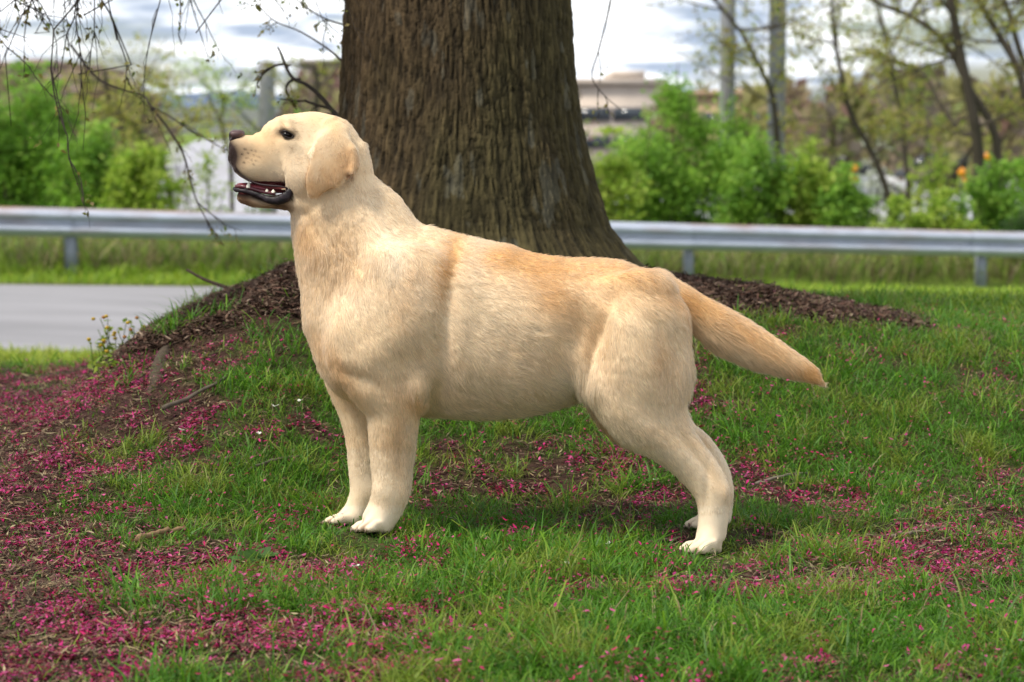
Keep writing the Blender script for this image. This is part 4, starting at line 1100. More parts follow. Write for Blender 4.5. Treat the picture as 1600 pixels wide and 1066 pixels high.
# cu, cv, offset from mid plane, toe tip, height, sole line (photo pixels) and how far the foot turns out
PAWS = [(597, 812, -.087, 552, 24, 834, .50), (561, 806, .088, 508, 22, 822, .10), (1116, 842, -.092, 1062, 28, 869, .62), (1122, 812, .092, 1072, 25, 829, .10)]
def build_dog():
    S = 0.0036
    lo = np.array([-0.60, DY - 0.215, -0.06]); hi = np.array([0.65, DY + 0.215, 0.87])
    n = np.ceil((hi - lo) / S).astype(int) + 1
    ax = [lo[i] + S * np.arange(n[i]) for i in range(3)]
    D = np.full(n, 0.3, np.float32)
    INS = 0.0035                                   # the coat stands this far off the skin

    def window(mn, mx, pad=0.07):
        a = np.clip(np.floor((mn - pad - lo) / S).astype(int), 0, n - 1)
        b = np.clip(np.ceil((mx + pad - lo) / S).astype(int) + 1, 1, n)
        return tuple(slice(a[i], b[i]) for i in range(3))

    def chain_field(st, cap0, cap1, sub, grow=0.0, sq=2.0):
        """st rows: u1,v1,u2,v2,b,yc  (two outline points, half thickness, offset from the dog's mid plane)"""
        st = np.asarray(st, float)
        Y = DY + st[:, 5]
        A = at(st[:, 0], st[:, 1], Y); B = at(st[:, 2], st[:, 3], Y)
        C = (A + B) / 2; a = np.linalg.norm(A - B, axis=1) / 2
        if len(st) > 2:                            # the outline pairs are seldom square to the limb
            T_ = np.gradient(C[:, [0, 2]], axis=0); T_ /= np.linalg.norm(T_, axis=1)[:, None] + 1e-9
            E_ = (A - B)[:, [0, 2]]; E_ /= np.linalg.norm(E_, axis=1)[:, None] + 1e-9
            a = a * np.clip(np.abs(T_[:, 0] * E_[:, 1] - T_[:, 1] * E_[:, 0]), .62, 1)
        par = spline(np.concatenate([C, a[:, None], st[:, 4:5]], 1), sub)
        C, a, b = par[:, :3], np.maximum(par[:, 3] - INS, 0.004) + grow, np.maximum(par[:, 4] - INS * 0.5, 0.003) + grow
        rad = np.maximum(a, b)
        mn = (C - rad[:, None]).min(0) - max(cap0, cap1, 0); mx = (C + rad[:, None]).max(0) + max(cap0, cap1, 0)
        w = window(mn, mx)
        X, Z = np.meshgrid(ax[0][w[0]], ax[2][w[2]], indexing='ij')
        best = np.full(X.shape, 1e9); g = [np.zeros(X.shape) for _ in range(5)]
        for i in range(len(C) - 1):                # nearest point of the axis, found in the side view
            ex, ez = C[i + 1, 0] - C[i, 0], C[i + 1, 2] - C[i, 2]
            L = math.hypot(ex, ez)
            if L < 1e-6: continue
            tx, tz = ex / L, ez / L
            s_ = (X - C[i, 0]) * tx + (Z - C[i, 2]) * tz
            p = -(X - C[i, 0]) * tz + (Z - C[i, 2]) * tx
            tt = np.clip(s_ / L, 0, 1); over = s_ - tt * L
            dist = p * p + over * over
            m = dist < best
            best = np.where(m, dist, best)
            ai = a[i] + (a[i + 1] - a[i]) * tt; bi = b[i] + (b[i + 1] - b[i]) * tt
            yi = C[i, 1] + (C[i + 1, 1] - C[i, 1]) * tt
            c = ai
            if i == 0 and cap0 > 0: c = np.where(over < 0, cap0, ai)
            elif i == len(C) - 2 and cap1 > 0: c = np.where(over > 0, cap1, ai)
            for q_, val in enumerate((ai, bi, yi, p, over / c)): g[q_] = np.where(m, val, g[q_])
        ai, bi, yi, p, oc = [q_[:, None, :] for q_ in g]
        Yg = ax[1][w[1]][None, :, None]
        f = (np.abs(p / ai) ** sq + np.abs((Yg - yi) / bi) ** sq + np.abs(oc) ** sq) ** (1 / sq)
        return w, ((f - 1) * np.minimum(ai, bi)).astype(np.float32)

    def union(wd, k):
        w, d = wd
        o = D[w]
        h = np.clip(k - np.abs(o - d), 0, None) / k
        D[w] = np.minimum(o, d) - h * h * k * 0.25

    def carve(wd, k):
        w, d = wd
        o = D[w]; d = -d
        h = np.clip(k - np.abs(o - d), 0, None) / k
        D[w] = np.maximum(o, d) + h * h * k * 0.25

    def blob(u, v, ru, rv, b, yc, k, rot=0.0):
        """ellipsoid, radii in photo pixels at the dog (800 px to the metre)"""
        c = at(u, v, DY + yc)
        R = np.array([ru / 800, b, rv / 800])
        w = window(c - R.max(), c + R.max())
        X = np.stack(np.meshgrid(ax[0][w[0]], ax[1][w[1]], ax[2][w[2]], indexing='ij'), -1) - c
        cr_, sr = math.cos(rot), math.sin(rot)
        x = X[..., 0] * cr_ + X[..., 2] * sr; z = -X[..., 0] * sr + X[..., 2] * cr_
        f = np.sqrt((x / R[0]) ** 2 + (X[..., 1] / R[1]) ** 2 + (z / R[2]) ** 2)
        wd = (w, ((f - 1) * R.min()).astype(np.float32))
        (union if k > 0 else carve)(wd, abs(k))

    # trunk
    union(chain_field([(548, 405, 540, 632, .098, 0), (610, 372, 596, 646, .122, 0), (680, 362, 668, 652, .136, 0), (760, 380, 752, 656, .142, 0),
                       (830, 390, 824, 648, .138, 0), (890, 396, 880, 630, .126, 0), (940, 400, 925, 612, .115, 0), (990, 407, 968, 606, .112, 0),
                       (1024, 418, 1008, 590, .100, 0)], .070, .054, 6), .02)
    # neck
    union(chain_field([(580, 222, 480, 330, .054, 0), (604, 262, 462, 344, .058, 0), (622, 295, 456, 366, .066, 0), (645, 332, 460, 405, .080, 0),
                       (668, 366, 468, 448, .096, 0), (706, 400, 474, 495, .110, 0)], .05, .06, 6), .03)
    union(chain_field([(668, 362, 655, 420, .032, 0), (725, 376, 712, 440, .05, 0), (790, 386, 780, 440, .06, 0)], .012, .03, 4), .03)
    # prosternum
    blob(514, 525, 25, 62, .055, 0, .035, 0.25)
    # skull
    union(chain_field([(578, 222, 498, 322, .052, 0), (545, 188, 474, 328, .058, 0), (505, 173, 458, 316, .061, 0), (474, 173, 444, 302, .059, 0),
                       (450, 178, 434, 292, .050, 0), (434, 195, 426, 288, .043, 0)], .04, .02, 6), .02)
    # muzzle
    union(chain_field([(440, 199, 440, 293, .047, 0), (425, 201.5, 420, 292, .0430, 0), (405, 202, 402, 290, .042, 0), (388, 201.5, 386, 282, .041, 0), (376, 201.5, 378, 272, .038, 0), (366, 204, 368, 260, .033, 0)], .02, .006, 6), .010)
    # flews bulge, brow ridges, cheeks
    for sgn in (-1, 1):
        blob(392, 262, 24, 18, .022, sgn * .024, .012)
        blob(454, 192, 15, 8, .014, sgn * .032, .018, -0.5)
        blob(476, 272, 28, 32, .026, sgn * .038, .020)
    blob(369, 230, 11, 20, .026, 0, .008)
    # lower jaw
    union(chain_field([(486, 296, 478, 342, .05, 0), (462, 297, 446, 331, .042, 0), (432, 303, 422, 328.5, .033, 0), (402, 298, 398, 327, .029, 0), (379, 292, 383, 322, .023, 0)], .02, .013, 5), .008)
    # open mouth
    carve(chain_field([(446, 293, 446, 300, .07, 0), (425, 290.5, 422, 305, .07, 0), (400, 288, 397, 301, .07, 0), (376, 276, 371, 297, .07, 0), (350, 262, 345, 296, .07, 0)], .004, .02, 5), .004)
    carve(chain_field([(448, 292, 440, 304, .034, 0), (420, 288, 416, 308, .028, 0), (385, 280, 380, 303, .022, 0)], .004, .006, 5), .003)
    union(chain_field([(452, 288, 452, 303, .036, 0), (420, 285, 416, 302, .027, 0), (398, 284, 394, 296, .014, 0)], .006, .006, 4), .003)
    # eye sockets
    for sgn in (-1, 1):
        blob(447, 210, 12, 9, .016, sgn * .054, -.006, -0.35)
        blob(436, 212, 10, 6, .010, sgn * .052, -.008, -0.2)
    for sgn in (-1, 1):                            # lids half close the eye
        blob(453, 203, 13, 4.8, .011, sgn * .0478, .005, -0.48)
    # shoulder, upper arm
    for sgn in (-1, 1):
        yo = sgn * .085
        if sgn < 0:
            union(chain_field([(650, 420, 700, 440, .02, -.080), (590, 455, 690, 490, .040, -.092), (525, 500, 640, 560, .055, -.090), (530, 570, 652, 600, .056, -.088),
                               (550, 615, 662, 622, .050, -.086), (569, 650, 657, 645, .042, -.085), (574, 690, 652, 690, .0365, -.085), (577, 730, 647, 730, .034, -.085),
                               (578, 765, 643, 768, .034, -.085), (571, 790, 634, 796, .031, -.086), (560, 810, 618, 824, .033, -.088)], .02, .012, 6), .030)
            paw = [(604, 806), (582, 812), (570, 822)]
        else:
            union(chain_field([(650, 420, 700, 440, .02, .080), (560, 455, 690, 490, .040, .092), (497, 510, 620, 560, .055, .088), (503, 570, 612, 600, .054, .088),
                               (514, 612, 605, 620, .047, .088), (528, 650, 600, 650, .040, .088), (538, 690, 600, 690, .036, .088), (542, 735, 600, 735, .034, .088),
                               (544, 765, 600, 768, .034, .088), (536, 790, 592, 795, .031, .088), (526, 804, 577, 817, .033, .088)], .02, .012, 6), .030)
    def paw(cu, cv, yc, toe_u, hgt, zb, turn):
        """foot pad plus four toes; turn swings the toes towards the camera"""
        L = (cu - toe_u) / 800; ct, st_ = math.cos(turn), math.sin(turn)
        def pt(fw, side): return cu + 800 * (-fw * ct + side * st_), yc - fw * st_ - side * ct
        m_, ym = pt(L * .5, 0)
        union(chain_field([(cu, cv - hgt * .9, cu, zb, .031, yc), (m_, zb - hgt * 1.05, m_, zb, .036, ym)], .012, .014, 3), .012)
        for k, off in enumerate((-.0315, -.0110, .0110, .0315)):
            ext = (0.84, 1.0, 1.0, 0.84)[k] * L
            (a1, y1), (a2, y2), (a3, y3) = pt(.30 * ext, off * .8), pt(.66 * ext, off), pt(.92 * ext, off * 1.04)
            union(chain_field([(a1, zb - hgt * .98, a1, zb, .0105, y1), (a2, zb - hgt * .98, a2, zb, .0122, y2), (a3, zb - hgt * .72, a3, zb, .0112, y3)], .004, .0085, 4), .0030)
    for args in PAWS: paw(*args)
    # hind legs
    union(chain_field([(970, 445, 1052, 455, .045, -.060), (938, 480, 1077, 490, .066, -.078), (914, 545, 1084, 545, .068, -.086), (913, 602, 1088, 596, .062, -.090),
                       (940, 655, 1092, 640, .050, -.092), (990, 692, 1097, 676, .042, -.092), (1027, 719, 1112, 702, .035, -.092), (1058, 747, 1130, 730, .030, -.092),
                       (1080, 772, 1143, 762, .028, -.092), (1088, 802, 1142, 800, .027, -.092), (1086, 832, 1137, 842, .029, -.092)], .03, .012, 6), .016)
    union(chain_field([(970, 445, 1052, 455, .045, .060), (938, 480, 1077, 490, .066, .078), (908, 545, 1082, 545, .068, .086), (906, 602, 1084, 596, .062, .090),
                       (925, 648, 1092, 636, .050, .092), (988, 691, 1110, 676, .042, .092), (1038, 717, 1130, 700, .035, .092), (1068, 741, 1144, 730, .030, .092),
                       (1090, 764, 1150, 764, .028, .092), (1095, 790, 1147, 794, .027, .092), (1093, 808, 1145, 815, .029, .092)], .03, .012, 6), .016)
    # flank fold, sheath tuck
    union(chain_field([(890, 540, 960, 560, .02, -.098), (905, 592, 960, 606, .022, -.096)], .02, .02, 4), .03)
    # tail
    union(chain_field([(1022, 417, 1040, 500, .040, 0), (1062, 437, 1074, 503, .033, 0), (1100, 457, 1085, 523, .033, 0), (1151, 486, 1120, 552, .034, 0), (1198, 515, 1170, 575, .031, 0),
                       (1241, 545, 1221, 589, .023, 0), (1270, 566, 1258, 600, .015, 0), (1285, 590, 1281, 606, .007, 0)], .03, .006, 6), .028)
    # ears
    for sgn in (-1, 1):
        union(chain_field([(504, 188, 532, 192, .014, sgn * .034), (500, 204, 543, 202, .013, sgn * .049), (487, 226, 555, 224, .010, sgn * .0625), (475, 250, 562, 248, .0088, sgn * .0695),
                           (467, 272, 555, 263, .0085, sgn * .073), (466, 291, 528, 280, .0085, sgn * .074), (474, 307, 504, 301, .008, sgn * .073)], .010, .006, 4, 0, 2.8), .004)
        union(chain_field([(503, 196, 532, 197, .010, sgn * .034), (500, 206, 540, 206, .010, sgn * .044)], .006, .012, 4), .014)
        union(chain_field([(543, 232, 558, 238, .009, sgn * .066), (546, 252, 560, 257, .009, sgn * .074), (543, 266, 557, 273, .006, sgn * .083)], .006, .004, 4), .010)
    # muscle relief
    blob(640, 455, 60, 70, .03, -.112, .04, 0.4)
    blob(1000, 470, 50, 45, .03, -.098, .04)

    for sgn in (-1, 1):
        blob(924, 515, 17, 66, .016, sgn * .130, -.022, 0.30)
        blob(693, 590, 14, 46, .010, sgn * .143, -.02, 0.2)
        blob(1034, 545, 9, 60, .008, sgn * .152, -.012, 0.1)
        blob(648, 606, 15, 26, .020, sgn * .100, .03)
        blob(560, 555, 34, 34, .02, sgn * .112, .04)
        blob(800, 560, 50, 10, .006, sgn * .147, -.03, -.9)
    # ---- surface nets
    ins = D < 0
    c = [ins[i:n[0] - 1 + i, j:n[1] - 1 + j, k:n[2] - 1 + k] for i in (0, 1) for j in (0, 1) for k in (0, 1)]
    cnt = sum(x.astype(np.int8) for x in c)
    act = (cnt > 0) & (cnt < 8)
    idx = np.full(act.shape, -1, np.int64)
    I = np.argwhere(act); idx[act] = np.arange(len(I))
    acc = np.zeros((len(I), 3)); num = np.zeros(len(I))
    offs = [(i, j, k) for i in (0, 1) for j in (0, 1) for k in (0, 1)]
    for p in range(8):
        for q in range(p + 1, 8):
            op, oq = np.array(offs[p]), np.array(offs[q])
            if np.abs(op - oq).sum() != 1: continue
            a_ = D[tuple((I + op).T)]; b_ = D[tuple((I + oq).T)]
            m = (a_ < 0) != (b_ < 0)
            t = np.where(m, a_ / np.where(m, a_ - b_, 1), 0)
            acc += np.where(m[:, None], op + t[:, None] * (oq - op), 0); num += m
    V = lo + S * (I + acc / num[:, None])
    F = []
    for axis in range(3):
        d1, d2 = [(1, 2), (2, 0), (0, 1)][axis]
        sl0 = [slice(None)] * 3; sl1 = [slice(None)] * 3
        sl0[axis] = slice(0, n[axis] - 1); sl1[axis] = slice(1, n[axis])
        A_, B_ = ins[tuple(sl0)], ins[tuple(sl1)]
        for flip in (False, True):
            E = np.argwhere((A_ & ~B_) if not flip else (~A_ & B_))
            e1 = np.zeros(3, int); e1[d1] = 1; e2 = np.zeros(3, int); e2[d2] = 1
            ok = (E[:, d1] > 0) & (E[:, d2] > 0) & (E[:, d1] < n[d1] - 1) & (E[:, d2] < n[d2] - 1)
            E = E[ok]
            q = [idx[tuple((E - e1 * i - e2 * j).T)] for i, j in ((0, 0), (1, 0), (1, 1), (0, 1))]
            q = np.stack(q, -1)
            if flip: q = q[:, ::-1]
            F.append(q)
    F = np.concatenate(F)
    # keep the largest connected piece
    lab = np.arange(len(V))
    for _ in range(400):
        m = lab[F].min(1)
        new = lab.copy()
        for k in range(4): np.minimum.at(new, F[:, k], m)
        new = new[new]
        if (new == lab).all(): break
        lab = new
    big = np.bincount(lab).argmax()
    keep = lab == big
    mp = np.cumsum(keep) - 1
    F = mp[F[keep[F[:, 0]]]]; V = V[keep]
    # smoothing
    def lap(V, it, w):
        e = np.concatenate([F[:, [0, 1]], F[:, [1, 2]], F[:, [2, 3]], F[:, [3, 0]]])
        deg = np.bincount(e[:, 0], minlength=len(V)) + 1e-9
        for _ in range(it):
            s = np.stack([np.bincount(e[:, 0], V[e[:, 1], k], minlength=len(V)) for k in range(3)], -1)
            V = V + w * (s / deg[:, None] - V)
        return V
    for _ in range(3):
        V = lap(V, 1, .55); V = lap(V, 1, -.45)
    V = lap(V, 1, .3)
    # muscle and bone under the skin: bumps and hollows (mm), laid out by where they sit on the animal
    RELIEF = [(697, 490, 11, 80, .12, -9), (640, 470, 40, 70, .25, 8), (533, 506, 20, 24, 0, 7), (592, 545, 42, 16, -.6, 5), (556, 588, 28, 9, .35, -7), (655, 603, 13, 16, 0, 6),
              (682, 622, 11, 26, .35, -8), (780, 500, 65, 65, 0, 5), (900, 535, 26, 46, .45, -13), (927, 560, 8, 58, .28, -10), (992, 560, 36, 62, .2, 10), (1052, 560, 10, 60, .05, -6),
              (955, 470, 46, 9, .55, -6), (990, 432, 34, 14, .3, 5), (1000, 665, 40, 13, .75, 6), (1090, 715, 5, 30, -.62, -6), (1137, 768, 9, 11, 0, 4), (1105, 765, 5, 34, .05, -3),
              (612, 655, 16, 30, 0, 4), (588, 768, 11, 10, 0, 3.5), (622, 715, 6, 42, 0, -3.5), (640, 778, 7, 9, 0, 3), (562, 405, 12, 62, -.55, -7), (498, 372, 4.5, 34, -.5, -6.5), (520, 386, 4, 32, -.55, -7),
              (541, 394, 4, 28, -.6, -6), (480, 276, 16, 22, 0, 4), (462, 226, 17, 6, .4, 3), (424, 262, 5, 22, -.4, -3), (434, 214, 7, 8, 0, -2.5), (395, 225, 16, 7, 0, 1.5),
              (742, 520, 9, 60, .3, -1.2), (826, 540, 8, 50, .35, -1.0), (786, 560, 8, 45, .3, -1.0)]
    N = vnormals(V, F)
    u, v = to_px(V)
    d = np.zeros(len(V))
    for cu, cv, su, sv, rot, amp in RELIEF: d += amp * gauss(u, v, cu, cv, su, sv, rot)
    d *= sstep(.2, .7, np.abs(N[:, 1]))
    V = V + N * (d / 1000)[:, None]
    V = lap(V, 1, .35)
    return V, F

def vnormals(V, F):
    nf = np.cross(V[F[:, 2]] - V[F[:, 0]], V[F[:, 3]] - V[F[:, 1]])
    N = np.stack([sum(np.bincount(F[:, k], nf[:, c], minlength=len(V)) for k in range(4)) for c in range(3)], -1)
    return N / (np.linalg.norm(N, axis=1)[:, None] + 1e-12)

def gauss(u, v, cu, cv, su, sv, rot=0.0):
    c, s = math.cos(rot), math.sin(rot)
    x, y = (u - cu) * c + (v - cv) * s, -(u - cu) * s + (v - cv) * c
    return np.exp(-0.5 * ((x / su) ** 2 + (y / sv) ** 2))

CREAM = np.array([.81, .615, .385]); TAN = np.array([.66, .37, .14]); PALE = np.array([.88, .745, .56])
DARK = np.array([.03, .017, .014])
EAR = np.array([(506, 186), (498, 212), (487, 246), (479, 272), (476, 290), (482, 306), (493, 309), (512, 302), (529, 288), (540, 278), (556, 280), (563, 262), (561, 242), (548, 216), (534, 190)], float)
def ear_shape(u, v):
    ins = np.zeros(u.shape, bool)
    for i in range(len(EAR)):
        (x0, y0), (x1, y1) = EAR[i], EAR[(i + 1) % len(EAR)]
        m = ((y0 > v) != (y1 > v)) & (u < (x1 - x0) * (v - y0) / (y1 - y0 + 1e-9) + x0)
        ins ^= m
    return ins
def coat(P, near_side_only=False):
    """coat colour of the dog: cream, with tan and pale areas, some of them painted shading"""
    u, v = to_px(P)
    off = P[:, 1] - DY
    x, y, z = P[:, 0], P[:, 1], P[:, 2]
    n1 = fbm(x * 14, y * 14, z * 14, 3, 4); n2 = fbm(x * 45, y * 45, z * 45, 5, 3)
    tan = 0.03 + .22 * n1
    # back saddle, shoulder, croup
    tan += .70 * gauss(u, v, 700, 405, 13, 48, .25) + .55 * gauss(u, v, 800, 402, 50, 20, .05) + .5 * gauss(u, v, 940, 415, 80, 18, .08) + .3 * gauss(u, v, 850, 440, 60, 30, .3)
    tan += .35 * gauss(u, v, 870, 470, 35, 25, .9) + .3 * gauss(u, v, 640, 440, 14, 40, .3)
    tan += .3 * gauss(u, v, 1000, 450, 50, 25, .2)
    # tail
    tan += .62 * gauss(u, v, 1085, 470, 30, 22, .5) + .55 * gauss(u, v, 1180, 530, 70, 20, .53) + .7 * gauss(u, v, 1275, 585, 22, 16)
    # ear
    ear = (np.abs(off) > .064) & (u < 566) & ear_shape(u, v) & (v < 312) & (u > 466)
    tan += .12 * ear * sstep(196, 240, v) * (1 - .5 * gauss(u, v, 505, 215, 16, 30, 0)) + .12 * gauss(u, v, 540, 245, 18, 25) * ear + .2 * ear * gauss(u, v, 490, 298, 22, 10)
    # head
    tan += .35 * gauss(u, v, 420, 215, 25, 12) + .30 * gauss(u, v, 395, 245, 25, 14) + .25 * gauss(u, v, 490, 190, 14, 12) + .35 * gauss(u, v, 525, 200, 10, 16)
    # throat, neck, inner chest, inner thigh, armpit: tan coat with shading painted in
    tan += .42 * gauss(u, v, 480, 370, 12, 22) + .32 * gauss(u, v, 520, 400, 35, 38, .5)
    tan += .5 * gauss(u, v, 525, 575, 11, 42, -.55) * (off < .06) + .45 * gauss(u, v, 650, 632, 12, 10)
    tan += .55 * ((u > 900) & (v > 590) & (off > .0)) * gauss(u, v, 960, 665, 60, 45)
    tan += .35 * gauss(u, v, 622, 690, 14, 50) + .3 * gauss(u, v, 1115, 740, 10, 36, -.5) + .25 * gauss(u, v, 935, 505, 10, 40, .4)
    tan += .3 * gauss(u, v, 1030, 560, 12, 30)
    pale = .55 * gauss(u, v, 740, 400, 20, 30, .5) + .8 * gauss(u, v, 615, 395, 22, 62, -.5) + .5 * gauss(u, v, 890, 600, 30, 22) + .35 * gauss(u, v, 760, 500, 60, 60)  # the neck streak is a highlight painted pale
    pale += .5 * (v > 700) + .4 * gauss(u, v, 1010, 640, 60, 60) + .4 * gauss(u, v, 440, 275, 40, 25) + .3 * gauss(u, v, 490, 240, 22, 30) + .35 * gauss(u, v, 560, 470, 30, 30)
    pale += .8 * (v > 790) + .2 * n1 + .3 * (off > .075) * (v > 630)
    tan = np.clip(1.25 * tan + .15 * n2, 0, 1)[:, None]; pale = np.clip(pale, 0, 1)[:, None]
    c = CREAM * (1 - tan) + TAN * tan
    c = c * (1 - .75 * pale * (1 - tan)) + PALE * .75 * pale * (1 - tan)
    ek = (np.clip(.86 * ear * sstep(196, 246, v) * (.85 + .5 * n2) * (1 - .45 * gauss(u, v, 512, 232, 14, 22, .4)), 0, 1))[:, None]
    c = c * (1 - ek) + np.array([.51, .295, .135]) * ek
    ruff_shade = (np.clip(.55 * gauss(u, v, 522, 402, 34, 34, .6) + .22 * gauss(u, v, 505, 445, 26, 40), 0, 1) * np.clip(.75 + .9 * n2, 0, 1))[:, None]  # shadow in the parted neck fur, painted as brown
    c = c * (1 - ruff_shade) + np.array([.42, .28, .15]) * ruff_shade
    # greyish muzzle tip, eye surround and whisker spots
    dk = .92 * gauss(u, v, 357, 234, 10, 26, -.1) + .55 * gauss(u, v, 370, 250, 16, 18) + .3 * gauss(u, v, 384, 228, 10, 10)
    dk += .26 * gauss(u, v, 450, 230, 9, 11) * (np.abs(off) > .03)
    lips = np.exp(-0.5 * ((v - np.interp(u, [356, 366, 381, 390, 402, 420, 437, 452], [243, 263, 277, 283, 288, 290, 291, 295])) / 3.2) ** 2) * (u < 452)
    dk += .55 * lips
    for (du, dv) in ((383, 233), (388, 240), (393, 235), (397, 243), (386, 247), (393, 250), (400, 251), (378, 241), (399, 236), (404, 245), (381, 254), (396, 257)):
        dk += .5 * gauss(u, v, du, dv, 1.3, 1.1) * (np.abs(off) > .02)
    dk += .85 * gauss(u, v, 449, 210, 10, 5.5, .45) * (np.abs(off) > .038) + .55 * gauss(u, v, 437, 206, 7, 4, .3) * (np.abs(off) > .034)
    dk += .35 * gauss(u, v, 459, 200, 3, 8, -.5) * (np.abs(off) > .038)
    # lower jaw: black lip edge, brown chin
    jaw = (v > np.interp(u, [350, 366, 391, 407, 431, 446, 456], [288, 292, 298, 304, 308, 302, 296])) & (u < 456) & (v < 340)
    dk += jaw * np.clip(1.1 - (v - np.interp(u, [360, 391, 407, 431, 456], [300, 305, 312, 317, 306])) / 7, 0, 1)
    brown = jaw * np.clip(1.1 * gauss(u, v, 376, 312, 20, 14) + gauss(u, v, 415, 325, 24, 5) * .5 + gauss(u, v, 440, 322, 14, 7) * .8, 0, 1)
    inner = (u < 452) & (v > 283) & (v < 304) & (np.abs(off) < .03)
    c = c * (1 - .92 * brown[:, None]) + np.array([.13, .055, .025]) * .92 * brown[:, None]
    dk = np.clip(dk, 0, 1)[:, None]
    c = c * (1 - dk) + DARK * dk
    c[inner] = np.array([.10, .02, .02])
    for cu, cv_, yc, tu_, hg, zb, turn in PAWS:    # brown between the toes, painted dark so the gaps show
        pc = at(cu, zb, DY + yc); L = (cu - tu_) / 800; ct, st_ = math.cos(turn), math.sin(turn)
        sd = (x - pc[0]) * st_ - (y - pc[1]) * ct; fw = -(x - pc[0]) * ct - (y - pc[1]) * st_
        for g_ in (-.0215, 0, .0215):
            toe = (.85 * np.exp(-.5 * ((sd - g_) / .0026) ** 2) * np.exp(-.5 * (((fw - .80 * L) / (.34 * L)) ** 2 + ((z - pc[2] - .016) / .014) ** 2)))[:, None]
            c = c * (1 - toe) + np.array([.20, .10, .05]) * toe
    # ear edge curl, inside dark
    ei = (.8 * gauss(u, v, 549, 274, 7, 4) * (np.abs(off) > .05) * (np.abs(off) < .084))[:, None]
    c = c * (1 - ei) + np.array([.16, .06, .03]) * ei
    c *= (1 + .10 * n2)[:, None]
    return np.clip(c, .004, .95)

FLOW = np.array([  # u, v, du, dv : which way the coat lies
    (365, 220, 1, .1), (400, 210, 1, -.1), (380, 255, .9, .5), (420, 250, 1, .25), (400, 320, 1, .1), (440, 330, 1, .3), (440, 190, .8, -.5), (480, 178, 1, -.1), (530, 180, .9, .5),
    (470, 250, .9, .5), (480, 310, .7, .7), (500, 215, -.3, 1), (500, 260, -.2, 1), (490, 295, -.1, 1), (540, 230, .2, 1), (550, 260, .1, 1), (575, 235, .6, .8), (610, 300, .6, .8),
    (540, 310, .3, 1), (480, 350, .2, 1), (460, 380, .1, 1), (520, 360, .25, 1), (580, 350, .55, .85), (640, 370, .75, .65), (500, 430, .2, 1), (560, 430, .25, 1), (480, 480, .1, 1),
    (500, 560, .35, 1), (540, 500, .5, .9), (600, 480, .55, .85), (640, 430, .6, .8), (690, 400, .7, .6), (700, 500, .75, .65), (650, 560, .5, .9), (690, 600, .5, .9), (600, 600, .1, 1),
    (760, 390, 1, .2), (850, 395, 1, .1), (950, 405, 1, .15), (780, 470, .9, .4), (860, 480, .95, .35), (800, 560, .9, .45), (880, 560, .7, .7), (740, 640, .9, .3), (850, 635, .8, .5),
    (905, 600, .1, 1), (920, 520, .5, .85), (980, 450, .85, .5), (1030, 440, .8, .6), (960, 560, .3, 1), (1040, 530, .4, .9), (1060, 600, .2, 1), (980, 640, .55, .8), (1040, 690, .6, .8),
    (1100, 740, .5, .85), (1120, 790, 0, 1), (1110, 830, -.1, 1), (1080, 860, -.7, .7), (540, 650, .05, 1), (610, 680, .05, 1), (560, 760, 0, 1), (610, 770, 0, 1), (580, 820, -.5, .8),
    (1070, 470, .8, .6), (1130, 510, .85, .5), (1200, 555, .85, .52), (1270, 585, .8, .6), (1100, 530, .7, .75)], float)
FLEN = np.array([  # u, v, length in mm
    (365, 220, 3.5), (400, 215, 4), (400, 255, 4.5), (420, 240, 5), (400, 318, 4), (470, 190, 6), (470, 250, 7), (500, 250, 6), (490, 295, 6), (550, 240, 8), (580, 220, 11), (620, 300, 14),
    (480, 330, 12), (460, 370, 13), (500, 400, 18), (580, 400, 20), (650, 360, 18), (480, 470, 15), (500, 560, 14), (560, 480, 15), (640, 480, 17), (700, 420, 18), (690, 600, 20), (760, 390, 17),
    (900, 400, 17), (800, 500, 17), (800, 648, 24), (740, 652, 22), (890, 612, 27), (960, 480, 15), (1030, 430, 18), (1000, 560, 15), (1086, 590, 24), (1080, 540, 18), (980, 640, 13), (1050, 700, 11), (1110, 760, 8), (1120, 830, 7),
    (1080, 860, 5), (560, 660, 9), (648, 690, 19), (642, 740, 17), (560, 750, 7), (610, 760, 8), (580, 800, 8), (1115, 800, 9), (570, 700, 11), (1100, 470, 15), (1108, 538, 34), (1180, 575, 28), (1200, 530, 15), (1280, 590, 14)], float)
def idw(u, v, tab, p=3.0):
    num = 0; den = 0
    for row in tab:
        w = 1.0 / (((u - row[0]) ** 2 + (v - row[1]) ** 2) + 60.0) ** (p / 2)
        num = num + w[:, None] * row[2:][None]; den = den + w
    return num / den[:, None]

M_skin = mat('short_coat', 0.75, attr=True, spec=0.15)
def fur_material():
    m = bpy.data.materials.new('fur'); m.use_nodes = True
    N, L = m.node_tree.nodes, m.node_tree.links
    N.clear()
    o = N.new('ShaderNodeOutputMaterial')
    h = N.new('ShaderNodeBsdfHairPrincipled'); h.model = 'CHIANG'; h.parametrization = 'COLOR'
    a = N.new('ShaderNodeAttribute'); a.attribute_name = 'tint'
    L.new(a.outputs['Color'], h.inputs['Color'])
    h.inputs['Roughness'].default_value = 0.42
    h.inputs['Radial Roughness'].default_value = 0.6
    h.inputs['Coat'].default_value = 0.1
    d = N.new('ShaderNodeBsdfDiffuse'); L.new(a.outputs['Color'], d.inputs['Color'])
    mx = N.new('ShaderNodeMixShader'); mx.inputs[0].default_value = FUR_DIFF
    L.new(h.outputs[0], mx.inputs[1]); L.new(d.outputs[0], mx.inputs[2])
    L.new(mx.outputs[0], o.inputs['Surface'])
    return m
FUR_DIFF = 0.45

